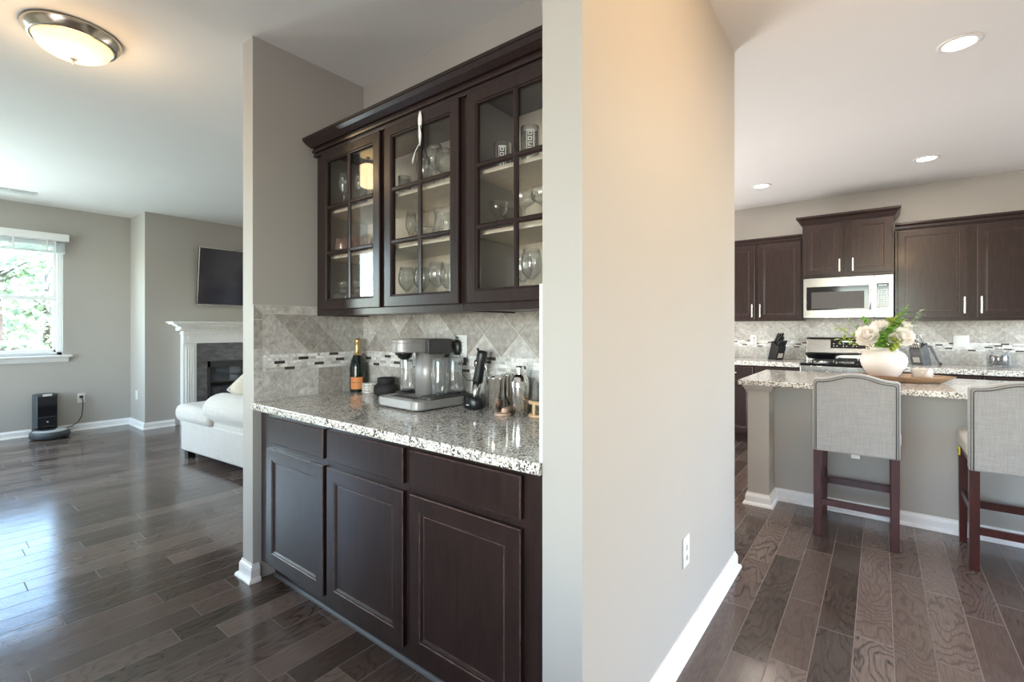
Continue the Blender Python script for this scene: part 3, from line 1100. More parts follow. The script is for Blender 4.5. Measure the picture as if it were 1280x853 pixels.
def glass_door(x0, x1, z0, z1, y, parent):
    st = 0.056
    m = MB()
    m.framed(x0, x1, z0, z1, [(0.0, y + 0.02), (0.0, y + 0.003), (0.003, y), (st - 0.010, y), (st - 0.007, y + 0.004), (st - 0.002, y + 0.005), (st, y + 0.010), (st, y + 0.02)], fill=False)
    a, b, c, d = x0 + st, x1 - st, z0 + st, z1 - st
    xm = (a + b) / 2
    mw = 0.011

    def muntin_v(x):
        m.prism([(x - mw, y + 0.013), (x - mw, y + 0.006), (x - 0.005, y + 0.001), (x + 0.005, y + 0.001), (x + mw, y + 0.006), (x + mw, y + 0.013)], c - 0.002, d + 0.002, 'Z')
    muntin_v(xm)
    for k in (1, 2):
        z = c + (d - c) * k / 3
        m.prism([(y + 0.0135, z - mw), (y + 0.0065, z - mw), (y + 0.0015, z - 0.005), (y + 0.0015, z + 0.005), (y + 0.0065, z + mw), (y + 0.0135, z + mw)], a - 0.002, b + 0.002, 'X')
    o = m.build('door', M_espresso, parent)
    g = MB()
    g.box(a - 0.004, b + 0.004, y + 0.0145, y + 0.0175, c - 0.004, d + 0.004)
    g.build('glass_pane', M_pane, o)
    return o


UZ0, UZ1, UYF = 1.340, 2.245, 1.400
SH = (1.362, 1.662, 1.905)                 # upper faces: cabinet bottom and the two shelves


def wall_cabinet_glass(label, x0, x1, doors, stiles):
    t = thing('wall_cabinet', label, 'cabinet', ((x0 + x1) / 2, 1.56, UZ0), 0, 'glass-front upper cabinets')
    y1 = YB - 0.010
    m = MB()
    m.box(x0, x0 + 0.016, UYF, y1, UZ0, UZ1)
    m.box(x1 - 0.016, x1, UYF, y1, UZ0, UZ1)
    m.box(x0 + 0.016, x1 - 0.016, UYF, y1, UZ0 + 0.006, UZ0 + 0.022)
    m.box(x0 + 0.016, x1 - 0.016, UYF, y1, UZ1 - 0.018, UZ1)
    m.build('carcass', M_espresso, t)
    m = MB()
    m.box(x0 + 0.016, x1 - 0.016, y1 - 0.012, y1 - 0.006, UZ0 + 0.022, UZ1 - 0.018)
    m.build('back_panel', M_birch, t)
    for a, b in ((x0 + 0.0165, x0 + 0.0195), (x1 - 0.0195, x1 - 0.0165)):
        m = MB()
        m.box(a, b, UYF + 0.02, y1 - 0.013, UZ0 + 0.023, UZ1 - 0.019)
        m.build('side_lining', M_esp_in, t)
    for z in SH[1:]:
        box_obj('shelf', (x0 + 0.021, x1 - 0.021, UYF + 0.03, y1 - 0.014, z - 0.016, z), M_birch, t)
    m = MB()
    for a, b in stiles:
        m.box(a, b, UYF - 0.0005, UYF + 0.018, UZ0, UZ1 - 0.0005)
    m.box(x0 + 0.001, x1 - 0.001, UYF - 0.0002, UYF + 0.0178, UZ0 + 0.0004, 1.382)
    m.box(x0 + 0.001, x1 - 0.001, UYF - 0.0002, UYF + 0.0178, 2.196, UZ1 - 0.001)
    m.build('face_frame', M_espresso, t)
    for a, b in doors:
        glass_door(a, b, 1.371, 2.206, UYF - 0.0205, t)
    return t


wall_cabinet_glass('dark upper cabinet with two glass doors at the left of the coffee bar', -2.435, -1.3335, [(-2.368, -1.862), (-1.826, -1.345)], [(-2.435, -2.335), (-1.895, -1.79), (-1.378, -1.334)])
wall_cabinet_glass('dark upper cabinet with a single glass door next to the hall wall', -1.3325, XN - 0.002, [(-1.301, -0.815)], [(-1.332, -1.275), (-0.84, -0.738)])

# crown moulding over the two upper cabinets
CR = [(0.0, 2.206), (0.012, 2.206), (0.014, 2.212), (0.014, 2.220), (0.009, 2.222), (0.009, 2.226), (0.018, 2.228), (0.020, 2.238), (0.018, 2.246), (0.013, 2.248), (0.013, 2.253), (0.024, 2.256), (0.030, 2.262), (0.043, 2.276), (0.051, 2.289), (0.053, 2.293), (0.057, 2.295), (0.057, 2.308), (0.0, 2.308)]
m = MB()
m.sweep([(-2.436, YB - 0.003), (-2.436, UYF - 0.001), (XN - 0.003, UYF - 0.001)], CR)
tag(m.build('crown_moulding', M_espresso), 'dark stepped crown moulding along the top of the glass-front cabinets', 'crown moulding')

# ------------------------------------------------------------------ glassware in the upper cabinets
PROF = {
    'wine': [(0.034, 0.0), (0.034, 0.002), (0.006, 0.005), (0.004, 0.012), (0.004, 0.085), (0.010, 0.095), (0.036, 0.125), (0.042, 0.150), (0.040, 0.178), (0.033, 0.215), (0.0322, 0.215), (0.039, 0.178), (0.041, 0.150), (0.035, 0.127), (0.008, 0.099), (0.0, 0.097)],
    'flute': [(0.030, 0.0), (0.030, 0.002), (0.006, 0.005), (0.004, 0.012), (0.004, 0.070), (0.012, 0.085), (0.026, 0.120), (0.028, 0.150), (0.024, 0.205), (0.0232, 0.205), (0.027, 0.150), (0.025, 0.121), (0.010, 0.089), (0.0, 0.087)],
    'coupe': [(0.034, 0.0), (0.034, 0.002), (0.007, 0.006), (0.005, 0.012), (0.005, 0.080), (0.012, 0.088), (0.042, 0.105), (0.048, 0.125), (0.046, 0.150), (0.0452, 0.150), (0.047, 0.125), (0.041, 0.107), (0.010, 0.092), (0.0, 0.091)],
    'tumbler': [(0.0, 0.0), (0.033, 0.0), (0.035, 0.004), (0.038, 0.145), (0.0372, 0.145), (0.0335, 0.010), (0.0, 0.010)],
    'cup': [(0.0, 0.0), (0.030, 0.0), (0.038, 0.010), (0.041, 0.045), (0.037, 0.092), (0.0362, 0.092), (0.040, 0.045), (0.037, 0.013), (0.0, 0.008)],
    'rocks': [(0.0, 0.0), (0.036, 0.0), (0.038, 0.003), (0.038, 0.085), (0.037, 0.085), (0.035, 0.012), (0.0, 0.012)],
    'pitcher': [(0.0, 0.0), (0.040, 0.0), (0.052, 0.02), (0.056, 0.06), (0.045, 0.105), (0.040, 0.135), (0.048, 0.170), (0.047, 0.170), (0.039, 0.135), (0.044, 0.105), (0.055, 0.06), (0.050, 0.022), (0.0, 0.01)],
    'bowl': [(0.028, 0.0), (0.028, 0.003), (0.012, 0.01), (0.012, 0.02), (0.05, 0.035), (0.066, 0.06), (0.068, 0.075), (0.067, 0.075), (0.064, 0.062), (0.048, 0.038), (0.0, 0.026)],
    'highball': [(0.0, 0.0), (0.029, 0.0), (0.031, 0.003), (0.033, 0.130), (0.032, 0.130), (0.029, 0.010), (0.0, 0.010)],
}
MESH = {}


def glassware(kind, name, x, y, z, label, cat, group, mat=M_glassware, seg=24):
    key = (kind, mat.name)
    if key not in MESH:
        m = MB()
        m.lathe(PROF[kind], seg=seg)
        o = m.build(name, mat, recalc=True)
        MESH[key] = o.data
    else:
        o = bpy.data.objects.new(name, MESH[key])
        COL.objects.link(o)
    o.location = (x, y, z)
    return tag(o, label, cat, group)


G1, G2, G3 = 'glasses behind the left glass door', 'glasses behind the middle glass door', 'glasses behind the right glass door'
z2, z1, z0 = SH[2] + 0.0005, SH[1] + 0.0005, SH[0] + 0.0005
glassware('flute', 'wine_glass', -2.283, 1.465, z2, 'stemmed glass on the top shelf, left glass door, closest to the cabinet side', 'glass', G1)
glassware('flute', 'wine_glass', -2.180, 1.495, z2, 'stemmed glass on the top shelf, left glass door, just right of centre bar', 'glass', G1)
glassware('flute', 'wine_glass', -2.130, 1.550, z2, 'stemmed glass on the top shelf, left glass door, nearest its right stile', 'glass', G1)
glassware('cup', 'pink_glass', -2.285, 1.460, z1, 'amber pink rounded glass on the middle shelf, left glass door, left of centre bar', 'glass', G1, M_pink)
glassware('rocks', 'pink_glass', -2.170, 1.478, z1, 'pink straight-sided glass on the middle shelf right of the centre bar, left glass door', 'glass', G1, M_pink)
glassware('cup', 'pink_glass', -2.115, 1.560, z1, 'pale pink glass on the middle shelf behind the left glass door, nearest the right stile', 'glass', G1, M_pink)
for (x, y, lb) in ((-2.300, 1.470, 'square stoppered decanter behind the left glass door, left of its centre bar'),
                   (-2.195, 1.490, 'square stoppered decanter behind the left glass door, right of its centre bar')):
    t = thing('decanter', lb, 'decanter', (x, y, z0), 0, G1)
    m = MB()
    m.box(-0.038, 0.038, -0.038, 0.038, 0.0, 0.098, bev=0.010, seg=3)
    m.lathe([(0.030, 0.097), (0.015, 0.106), (0.014, 0.120), (0.022, 0.124), (0.022, 0.127), (0.0, 0.127)], seg=16)
    m.build('body', M_glassware, t, world=False)
    m = MB()
    m.lathe([(0.0, 0.121), (0.010, 0.122), (0.012, 0.132), (0.024, 0.138), (0.026, 0.158), (0.020, 0.164), (0.0, 0.165)], seg=12)
    m.build('stopper', M_glassware, t, world=False)
for i, (kx, y, kd, lb) in enumerate(((-1.215, 1.56, 'highball', 'clear glass on the top shelf behind the middle glass door, left of the centre bar'),
                                     (-1.120, 1.60, 'wine', 'stemmed glass on the top shelf, middle glass door, just right of centre bar'),
                                     (-1.076, 1.52, 'wine', 'clear stemmed glass on the top shelf behind the middle door, middle of the right panes'),
                                     (-1.035, 1.58, 'wine', 'clear stemmed glass on the top shelf behind the middle door, beside the right stile'))):
    glassware(kd, 'highball_glass' if kd == 'highball' else 'wine_glass', kx * y, y, z2, lb, 'glass', G2)
glassware('flute', 'wine_glass', -1.184 * 1.60, 1.60, z1, 'tall narrow stemmed glass on the middle shelf behind the middle glass door', 'glass', G2)
glassware('pitcher', 'glass_pitcher', -1.036 * 1.57, 1.57, z1, 'clear waisted glass pitcher on the middle shelf behind the middle glass door', 'pitcher', G2)
glassware('bowl', 'glass_bowl', -1.098 * 1.52, 1.52, z1, 'low footed glass bowl on the middle shelf left of the pitcher', 'bowl', G2)
for (kx, y, lb) in ((-1.205, 1.56, 'stemmed wine glass on the cabinet floor behind the middle door, left panes'),
                    (-1.132, 1.60, 'stemmed wine glass on the cabinet floor directly behind the centre bar of the middle door'),
                    (-1.066, 1.52, 'large stemmed wine glass on the cabinet floor in the right panes of the middle door'),
                    (-1.018, 1.60, 'stemmed wine glass on the cabinet floor beside the right stile of the middle door')):
    glassware('wine', 'wine_glass', kx * y, y, z0, lb, 'glass', G2)


def printed_tumbler(x, y, z, label):
    t = thing('printed_tumbler', label, 'glass', (x, y, z), 0, G3)
    m = MB()
    m.lathe(PROF['tumbler'], seg=28)
    m.build('body', M_glassware, t, world=False)
    # white outline panel with a column of printed marks, on the side facing the room
    m = MB()
    aim_a = math.atan2(-y, -x)

    def on(a, zz, r=0.0005):
        rr = 0.0352 + 0.003 * zz / 0.145 + r
        return (rr * math.cos(aim_a + a), rr * math.sin(aim_a + a), zz)

    def strip(a0, a1, q0, q1):
        k = max(1, int(abs(a1 - a0) / 0.12))
        for i in range(k):
            b0, b1 = a0 + (a1 - a0) * i / k, a0 + (a1 - a0) * (i + 1) / k
            m.face([m.bm.verts.new(on(*p)) for p in ((b0, q0), (b1, q0), (b1, q1), (b0, q1))])
    hw = 0.42
    strip(hw - 0.10, hw, 0.028, 0.126)
    strip(-hw, -hw + 0.07, 0.028, 0.126)
    strip(-hw, hw, 0.120, 0.126)
    strip(-hw, hw, 0.028, 0.033)
    rr_ = random.Random(3)
    for i in range(4):
        zc = 0.111 - i * 0.0205
        for (a0, a1, q0, q1) in ((-0.26, -0.17, -0.007, 0.007), (-0.26, 0.20, 0.004, 0.0075), (0.08, 0.18, -0.007, 0.004), (-0.20, 0.12, -0.0075, -0.004)):
            if rr_.random() < 0.85:
                strip(a0, a1, zc + q0, zc + q1)
    for k in range(3):
        strip(-0.34, 0.26, 0.010 + k * 0.006, 0.013 + k * 0.006)
    m.build('printed_panel', M_print, t, world=False, recalc=False)
    return t


printed_tumbler(-0.809 * 1.56, 1.56, z2, 'tumbler with white printed panel on the top shelf of the right cabinet, left panes')
printed_tumbler(-0.716 * 1.50, 1.50, z2, 'larger-looking tumbler with white printed panel on the top shelf, right panes of the right door')
glassware('coupe', 'coupe_glass', -0.826 * 1.58, 1.58, z1, 'wide coupe glass on the middle shelf of the right cabinet, left panes', 'glass', G3)
glassware('coupe', 'coupe_glass', -0.788 * 1.64, 1.64, z1, 'coupe glass half behind another beside the centre bar, middle shelf, right cabinet', 'glass', G3)
glassware('coupe', 'coupe_glass', -0.737 * 1.52, 1.52, z1, 'wide coupe glass on the middle shelf of the right cabinet, right of the centre bar', 'glass', G3)
glassware('coupe', 'coupe_glass', -0.676 * 1.52, 1.52, z1, 'coupe glass on the middle shelf cut by the edge of the hall wall', 'glass', G3)
glassware('wine', 'wine_glass', -0.862 * 1.60, 1.60, z0, 'stemmed wine glass on the floor of the right cabinet, left panes', 'glass', G3)
glassware('wine', 'wine_glass', -0.740 * 1.56, 1.56, z0, 'stemmed wine glass on the floor of the right cabinet just right of the centre bar', 'glass', G3)
glassware('wine', 'wine_glass', -0.712 * 1.50, 1.50, z0, 'stemmed wine glass on the floor of the right cabinet, front of the right panes', 'glass', G3)

# ribbon hanging over the middle glass door
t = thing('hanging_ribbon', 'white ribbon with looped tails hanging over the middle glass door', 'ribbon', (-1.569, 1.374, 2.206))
m = MB()
n_ = 12
prof_w = [0.004, 0.012, 0.017, 0.019, 0.018, 0.014, 0.013, 0.014, 0.014, 0.012, 0.009, 0.006, 0.003]
for i in range(n_ + 1):
    pass
L_, R_ = [], []
for i, w in enumerate(prof_w):
    z = 0.004 - i * 0.0125
    L_.append((-w * 0.62, z))
    R_.append((w * 0.62, z))
m.prism(L_ + R_[::-1], -0.0015, 0.0015, 'Y')
m.box(-0.004, 0.004, -0.0015, 0.006, 0.0, 0.0045)
m.build('ribbon_body', M_ribbon, t, world=False)
m = MB()
m.tube([(0.0, -0.002, -0.135), (-0.022, -0.003, -0.160), (-0.040, -0.003, -0.185), (-0.048, -0.003, -0.202), (-0.046, -0.003, -0.213), (-0.040, -0.003, -0.206), (-0.036, -0.003, -0.190), (-0.030, -0.003, -0.176)], 0.0018, 6)
m.build('looped_tail', M_ribbon, t, world=False)
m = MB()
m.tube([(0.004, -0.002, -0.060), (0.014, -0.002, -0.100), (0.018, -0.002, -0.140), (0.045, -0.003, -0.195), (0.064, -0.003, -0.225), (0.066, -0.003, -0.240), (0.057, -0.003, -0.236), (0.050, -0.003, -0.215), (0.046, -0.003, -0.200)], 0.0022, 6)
o = m.build('looped_tail', M_black, t, world=False)  # black loop modelled where the glass only shows the tail's reflection and shadow
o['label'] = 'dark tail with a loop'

# ------------------------------------------------------------------ things on the coffee bar
CT = 0.9005
t = thing('champagne_bottle', 'dark champagne bottle with gold foil neck and orange label on the granite counter', 'bottle', (-2.425, 1.645, CT))
m = MB()
m.lathe([(0.0, 0.004), (0.036, 0.0), (0.043, 0.004), (0.0435, 0.010), (0.0435, 0.135), (0.042, 0.155), (0.034, 0.188), (0.024, 0.215), (0.0185, 0.235), (0.016, 0.260), (0.0, 0.262)], seg=32)
m.build('body', M_bottle, t, world=False)
m = MB()
m.lathe([(0.0245, 0.214), (0.0252, 0.214), (0.0196, 0.234), (0.0172, 0.262), (0.0170, 0.285), (0.0190, 0.288), (0.0190, 0.304), (0.0150, 0.311), (0.0, 0.312)], seg=28)
m.build('foil_capsule', M_gold, t, world=False)


def arc_label(r, a0, a1, q0, q1, k=14):
    m = MB()
    P0 = [(r * math.cos(a0 + (a1 - a0) * i / k), r * math.sin(a0 + (a1 - a0) * i / k)) for i in range(k + 1)]
    for (p, q) in zip(P0, P0[1:]):
        m.face([m.bm.verts.new(v) for v in ((*p, q0), (*q, q0), (*q, q1), (*p, q1))], True)
    return m


ang = math.atan2(-1.645, 2.425)
arc_label(0.0441, ang - 1.0, ang + 0.75, 0.018, 0.088).build('label', M_orange, t, world=False, recalc=False)
lm = arc_label(0.0444, ang - 0.75, ang + 0.45, 0.055, 0.058)
lm.build('label_print', M_orangeline, t, world=False, recalc=False)
m = MB()
m.lathe([(0.0, 0), (0.009, 0), (0.009, 0.002), (0.0, 0.002)], seg=14, mat=Matrix.Translation((0.024 * math.cos(ang), 0.024 * math.sin(ang), 0.226)) @ Matrix.Rotation(ang, 4, 'Z') @ Matrix.Rotation(PI / 2 - 0.25, 4, 'Y'))
m.build('neck_seal', M_gold, t, world=False)

for i in range(4):
    m = MB()
    m.lathe([(0.0, 0.0), (0.044, 0.0), (0.047, 0.003), (0.047, 0.0115), (0.044, 0.0145), (0.0, 0.0145)], seg=28)
    o = m.build('coaster', M_coaster)
    o.location = (-2.320 + (0.002, -0.002, 0.001, -0.001)[i], 1.655 + (0.0, 0.002, -0.001, 0.001)[i], CT + i * 0.0148)
    tag(o, 'speckled round coaster in the stack beside the champagne bottle, ' + ('at the bottom', 'second from the bottom', 'second from the top', 'on top')[i], 'coaster', 'stacked speckled coasters')
t = thing('candle_jar', 'matte black round jar with a collar on the granite counter left of the cocktail machine', 'jar', (-2.145, 1.635, CT))
m = MB()
m.lathe([(0.0, 0.0), (0.045, 0.0), (0.062, 0.012), (0.067, 0.032), (0.062, 0.054), (0.046, 0.068), (0.043, 0.070), (0.044, 0.074)], seg=32)
m.build('body', M_blackm, t, world=False)
m = MB()
m.lathe([(0.044, 0.070), (0.047, 0.073), (0.047, 0.098), (0.044, 0.1005), (0.040, 0.098), (0.040, 0.080), (0.0, 0.080)], seg=32)
m.build('collar', M_blackm, t, world=False)


# ---- cocktail machine
def rrect(x0, x1, y0, y1, r, k=6):
    pts = []
    for (cx, cy, a) in ((x1 - r, y1 - r, 0), (x0 + r, y1 - r, PI / 2), (x0 + r, y0 + r, PI), (x1 - r, y0 + r, 3 * PI / 2)):
        for i in range(k + 1):
            b = a + PI / 2 * i / k
            pts.append((cx + r * math.cos(b), cy + r * math.sin(b)))
    return pts


def slab(m, x0, x1, y0, y1, z0, z1, r, e=0.005):
    """Rounded-corner slab with eased top and bottom edges."""
    rows = []
    for ins, z in ((e, z0), (0, z0 + e), (0, z1 - e), (e * 0.3, z1 - e * 0.3), (e, z1)):
        rows.append([m.bm.verts.new((x, y, z)) for x, y in rrect(x0 + ins, x1 - ins, y0 + ins, y1 - ins, r - ins * 0.5)])
    k = len(rows[0])
    for A, B in zip(rows, rows[1:]):
        for i in range(k):
            m.face([A[i], A[(i + 1) % k], B[(i + 1) % k], B[i]], False)
    m.face(rows[0][::-1])
    m.face(rows[-1])


t = thing('cocktail_machine', 'grey countertop cocktail machine with four clear bottles and a drip tray', 'machine', (-1.754, 1.545, CT), math.radians(-3))
m = MB()
slab(m, -0.158, 0.165, -0.155, 0.150, 0.004, 0.048, 0.045, 0.006)
m.build('base', M_machine, t, world=False)
m = MB()
slab(m, -0.150, 0.157, -0.147, 0.142, 0.0, 0.006, 0.04, 0.001)
m.build('rubber_foot_pad', M_rubber, t, world=False)
m = MB()
slab(m, 0.085, 0.170, -0.090, 0.152, 0.0465, 0.060, 0.03, 0.004)
m.build('bottle_platform', M_machine_d, t, world=False)
m = MB()
slab(m, -0.160, -0.080, -0.050, 0.152, 0.0465, 0.056, 0.03, 0.004)
m.build('bottle_platform', M_machine_d, t, world=False)
m = MB()
slab(m, -0.115, 0.105, -0.135, -0.055, 0.0465, 0.0500, 0.012, 0.001)
dt = m.build('drip_tray', M_machine, t, world=False)
m = MB()
for i in range(15):
    x = -0.085 + i * 0.0125
    m.box(x, x + 0.0065, -0.122, -0.068, 0.0495, 0.0506)
o = m.build('tray_slots', M_slot, dt, world=False)
m = MB()
prof = rrect(-0.052, 0.062, -0.020, 0.120, 0.045, 8)
m.prism(prof, 0.045, 0.262, 'Z', True)
m.build('column', M_machine, t, world=False)
m = MB()
hp = []
for i in range(17):
    a = PI + PI * i / 16
    hp.append((-0.010 + 0.062 * math.cos(a) * 1.0, -0.090 + 0.062 * math.sin(a)))
hp += [(0.058, 0.130), (-0.075, 0.130)]
rows = []
cx_, cy_ = 0.0, 0.0
for sc, z in ((0.96, 0.258), (1.0, 0.262), (1.0, 0.300), (0.985, 0.302), (0.985, 0.306), (1.0, 0.308), (1.0, 0.316), (0.97, 0.321)):
    rows.append([m.bm.verts.new((x * sc, y * sc, z)) for x, y in hp])
k = len(hp)
for A, B in zip(rows, rows[1:]):
    for i in range(k):
        m.face([A[i], A[(i + 1) % k], B[(i + 1) % k], B[i]], False)
m.face(rows[0][::-1]); m.face(rows[-1])
m.build('head', M_machine, t, world=False)
m = MB()
m.box(0.045, 0.078, -0.020, 0.128, 0.250, 0.319, bev=0.006)
m.build('head_side_cover', M_machine_d, t, world=False)
m = MB()
m.lathe([(0.0, -0.030), (0.018, -0.028), (0.032, -0.018), (0.038, 0.0), (0.038, 0.008), (0.0, 0.008)], (-0.010, -0.090, 0.252), 24)
m.build('nozzle', M_blackg, t, world=False)
TANK = [(0.0, 0.0), (0.030, 0.0), (0.036, 0.006), (0.037, 0.020), (0.037, 0.158), (0.034, 0.170), (0.030, 0.174), (0.0, 0.175)]
TANKI = [(0.0, 0.006), (0.033, 0.010), (0.034, 0.156), (0.028, 0.168), (0.0, 0.169)]
for (x, y) in ((-0.115, 0.005), (-0.112, 0.105), (0.125, 0.010), (0.120, 0.105)):
    m = MB()
    m.lathe(TANK, (x, y, 0.060), 20)
    for a in range(8):
        b = a * PI / 4 + 0.2
        m.tube([(x + 0.0375 * math.cos(b), y + 0.0375 * math.sin(b), 0.085), (x + 0.0375 * math.cos(b), y + 0.0375 * math.sin(b), 0.215)], 0.0018, 5)
    o = m.build('glass_bottle', M_tank, t, world=False)
    m = MB()
    m.lathe([(0.0, 0.0), (0.033, 0.0), (0.033, 0.006), (0.025, 0.010), (0.0, 0.010)], (x, y, 0.0585), 20)
    m.build('bottle_base', M_blackg, o, world=False)

# ---- electric corkscrew on its charging base
t = thing('electric_corkscrew', 'black and silver electric corkscrew leaning in its charging base', 'corkscrew', (-1.486, 1.628, CT))
m = MB()
rows = []
for (a, b, z, oy) in ((0.046, 0.036, 0.0, 0), (0.050, 0.040, 0.006, 0), (0.049, 0.039, 0.030, 0), (0.045, 0.036, 0.050, 0.002), (0.036, 0.028, 0.052, 0.002)):
    rows.append([m.bm.verts.new((a * math.cos(2 * PI * i / 28), oy + b * math.sin(2 * PI * i / 28), z + (0.016 * (1 - math.cos(2 * PI * i / 28 - 0.4)) / 2 if z > 0.02 else 0))) for i in range(28)])
for A, B in zip(rows, rows[1:]):
    for i in range(28):
        m.face([A[i], A[(i + 1) % 28], B[(i + 1) % 28], B[i]], True)
m.face(rows[0][::-1]); m.face(rows[-1], True)
m.build('charging_base', M_black, t, world=False)
tilt = Matrix.Translation((0.0, 0.005, 0.045)) @ Matrix.Rotation(math.radians(11), 4, 'Y') @ Matrix.Rotation(math.radians(-2), 4, 'X')
m = MB()
m.lathe([(0.0, 0.0), (0.017, 0.0), (0.019, 0.004), (0.021, 0.078), (0.0, 0.078)], seg=24, mat=tilt)
m.build('clear_sleeve', M_steel, t, world=False)
m = MB()
m.lathe([(0.0, 0.078), (0.023, 0.078), (0.0245, 0.085), (0.0225, 0.120), (0.0225, 0.150), (0.0245, 0.180), (0.0245, 0.215), (0.021, 0.226), (0.0, 0.228)], seg=24, mat=tilt)
bd = m.build('grip', M_black, t, world=False)
m = MB()
m.lathe([(0.0, 0.0), (0.010, 0.0), (0.010, 0.003), (0.0, 0.003)], seg=16, sy=1.7, mat=tilt @ Matrix.Translation((-0.012, -0.0195, 0.165)) @ Matrix.Rotation(PI / 2, 4, 'X'))
m.build('button', M_steel, bd, world=False)
m = MB()
m.box(-0.012, 0.004, -0.0405, -0.0390, 0.018, 0.022)
m.build('indicator_mark', M_plastic, t, world=False)
t = thing('foil_cutter', 'thin steel pick with black tip leaning against the electric corkscrew', 'tool', (-1.425, 1.640, CT))
m = MB()
m.tube([(-0.004, 0.010, 0.002), (0.004, 0.0, 0.19), (-0.034, -0.008, 0.262)], 0.0022, 8)
m.build('rod', M_chrome, t, world=False)
m = MB()
m.tube([(-0.033, -0.008, 0.258), (-0.042, -0.010, 0.278)], 0.005, 10)
m.build('tip', M_black, t, world=False)

# ---- steel cups, shaker, muddler, coaster, tube stand
CUP = [(0.0, 0.0), (0.029, 0.0), (0.031, 0.003), (0.041, 0.150), (0.042, 0.154), (0.0415, 0.156), (0.040, 0.154), (0.030, 0.006), (0.0, 0.006)]
m = MB(); m.lathe(CUP, seg=36)
o = m.build('steel_cup', M_chrome); o.location = (-1.345, 1.615, CT)
tag(o, 'tapered polished steel shaker cup standing between the corkscrew and the cocktail shaker', 'cup', 'steel bar cups')
m = MB(); m.lathe([(r * 0.72, z * 1.04) for r, z in CUP], seg=36)
o = m.build('steel_cup', M_chrome); o.location = (-1.338, 1.692, CT)
tag(o, 'narrower steel cup half hidden behind the front shaker cup', 'cup', 'steel bar cups')
t = thing('cocktail_shaker', 'polished steel cocktail shaker with domed strainer lid and cap', 'shaker', (-1.222, 1.630, CT))
m = MB()
m.lathe([(0.0, 0.0), (0.028, 0.0), (0.0305, 0.004), (0.040, 0.118), (0.040, 0.132), (0.038, 0.136), (0.0, 0.136)], seg=36)
m.build('body', M_chrome, t, world=False)
m = MB()
m.lathe([(0.039, 0.133), (0.0395, 0.140), (0.036, 0.146), (0.033, 0.160), (0.024, 0.172), (0.016, 0.175), (0.0, 0.175)], seg=36)
m.build('strainer_lid', M_chrome, t, world=False)
m = MB()
m.lathe([(0.0175, 0.1745), (0.0175, 0.200), (0.0165, 0.207), (0.012, 0.210), (0.0, 0.210)], seg=28)
m.build('cap', M_chrome, t, world=False)
m = MB()
m.lathe([(0.0, 0.0), (0.034, 0.0), (0.036, 0.003), (0.036, 0.008), (0.034, 0.010), (0.0, 0.010)], seg=32)
o = m.build('wooden_coaster', M_wood_p); o.location = (-1.272, 1.575, CT)
tag(o, 'round wooden coaster in front of the steel cups', 'coaster')
t = thing('muddler', 'pinkish wooden muddler handle lying between steel cup and shaker', 'muddler', (-1.280, 1.635, CT + 0.016))
m = MB()
m.lathe([(0.0, -0.06), (0.010, -0.06), (0.015, -0.052), (0.0145, -0.01), (0.011, 0.005), (0.011, 0.05), (0.0, 0.052)], seg=18, mat=Matrix.Rotation(math.radians(100), 4, 'Z') @ Matrix.Rotation(PI / 2, 4, 'Y'))
m.build('grip', M_wood_p, t, world=False)
t = thing('tasting_tube_stand', 'light bamboo ring stand holding clear glass tubes beside the hall wall', 'stand', (-1.128, 1.645, CT))
m = MB()
m.lathe([(0.0, 0.0), (0.046, 0.0), (0.048, 0.003), (0.048, 0.010), (0.046, 0.012), (0.0, 0.012)], seg=32)
m.build('base_disc', M_wood_l, t, world=False)
m = MB()
m.lathe([(0.048, 0.056), (0.048, 0.068), (0.034, 0.068), (0.034, 0.056), (0.048, 0.056)], seg=32)
m.build('ring', M_wood_l, t, world=False)
for a in (2.6, 4.7, 0.5):
    m = MB()
    m.box(-0.006, 0.006, -0.004, 0.004, 0.011, 0.057, mat=Matrix.Translation((0.041 * math.cos(a), 0.041 * math.sin(a), 0)) @ Matrix.Rotation(a + PI / 2, 4, 'Z'))
    m.build('post', M_wood_l, t, world=False)
for i, (dx, dy) in enumerate(((-0.014, -0.012), (0.014, -0.010), (0.0, 0.016))):
    m = MB()
    m.lathe([(0.0, 0.0), (0.008, 0.002), (0.0125, 0.012), (0.0125, 0.130), (0.0135, 0.133), (0.0115, 0.133), (0.0115, 0.014), (0.0, 0.006)], seg=18)
    o = m.build('glass_tube', M_tank)
    o.location = (-1.128 + dx, 1.645 + dy, CT + 0.0125)
    tag(o, ('clear glass tube in the bamboo stand, front left slot', 'clear glass tube in the bamboo stand, front right slot', 'clear glass tube in the bamboo stand, rear slot')[i], 'tube', 'glass tubes in the bamboo stand')


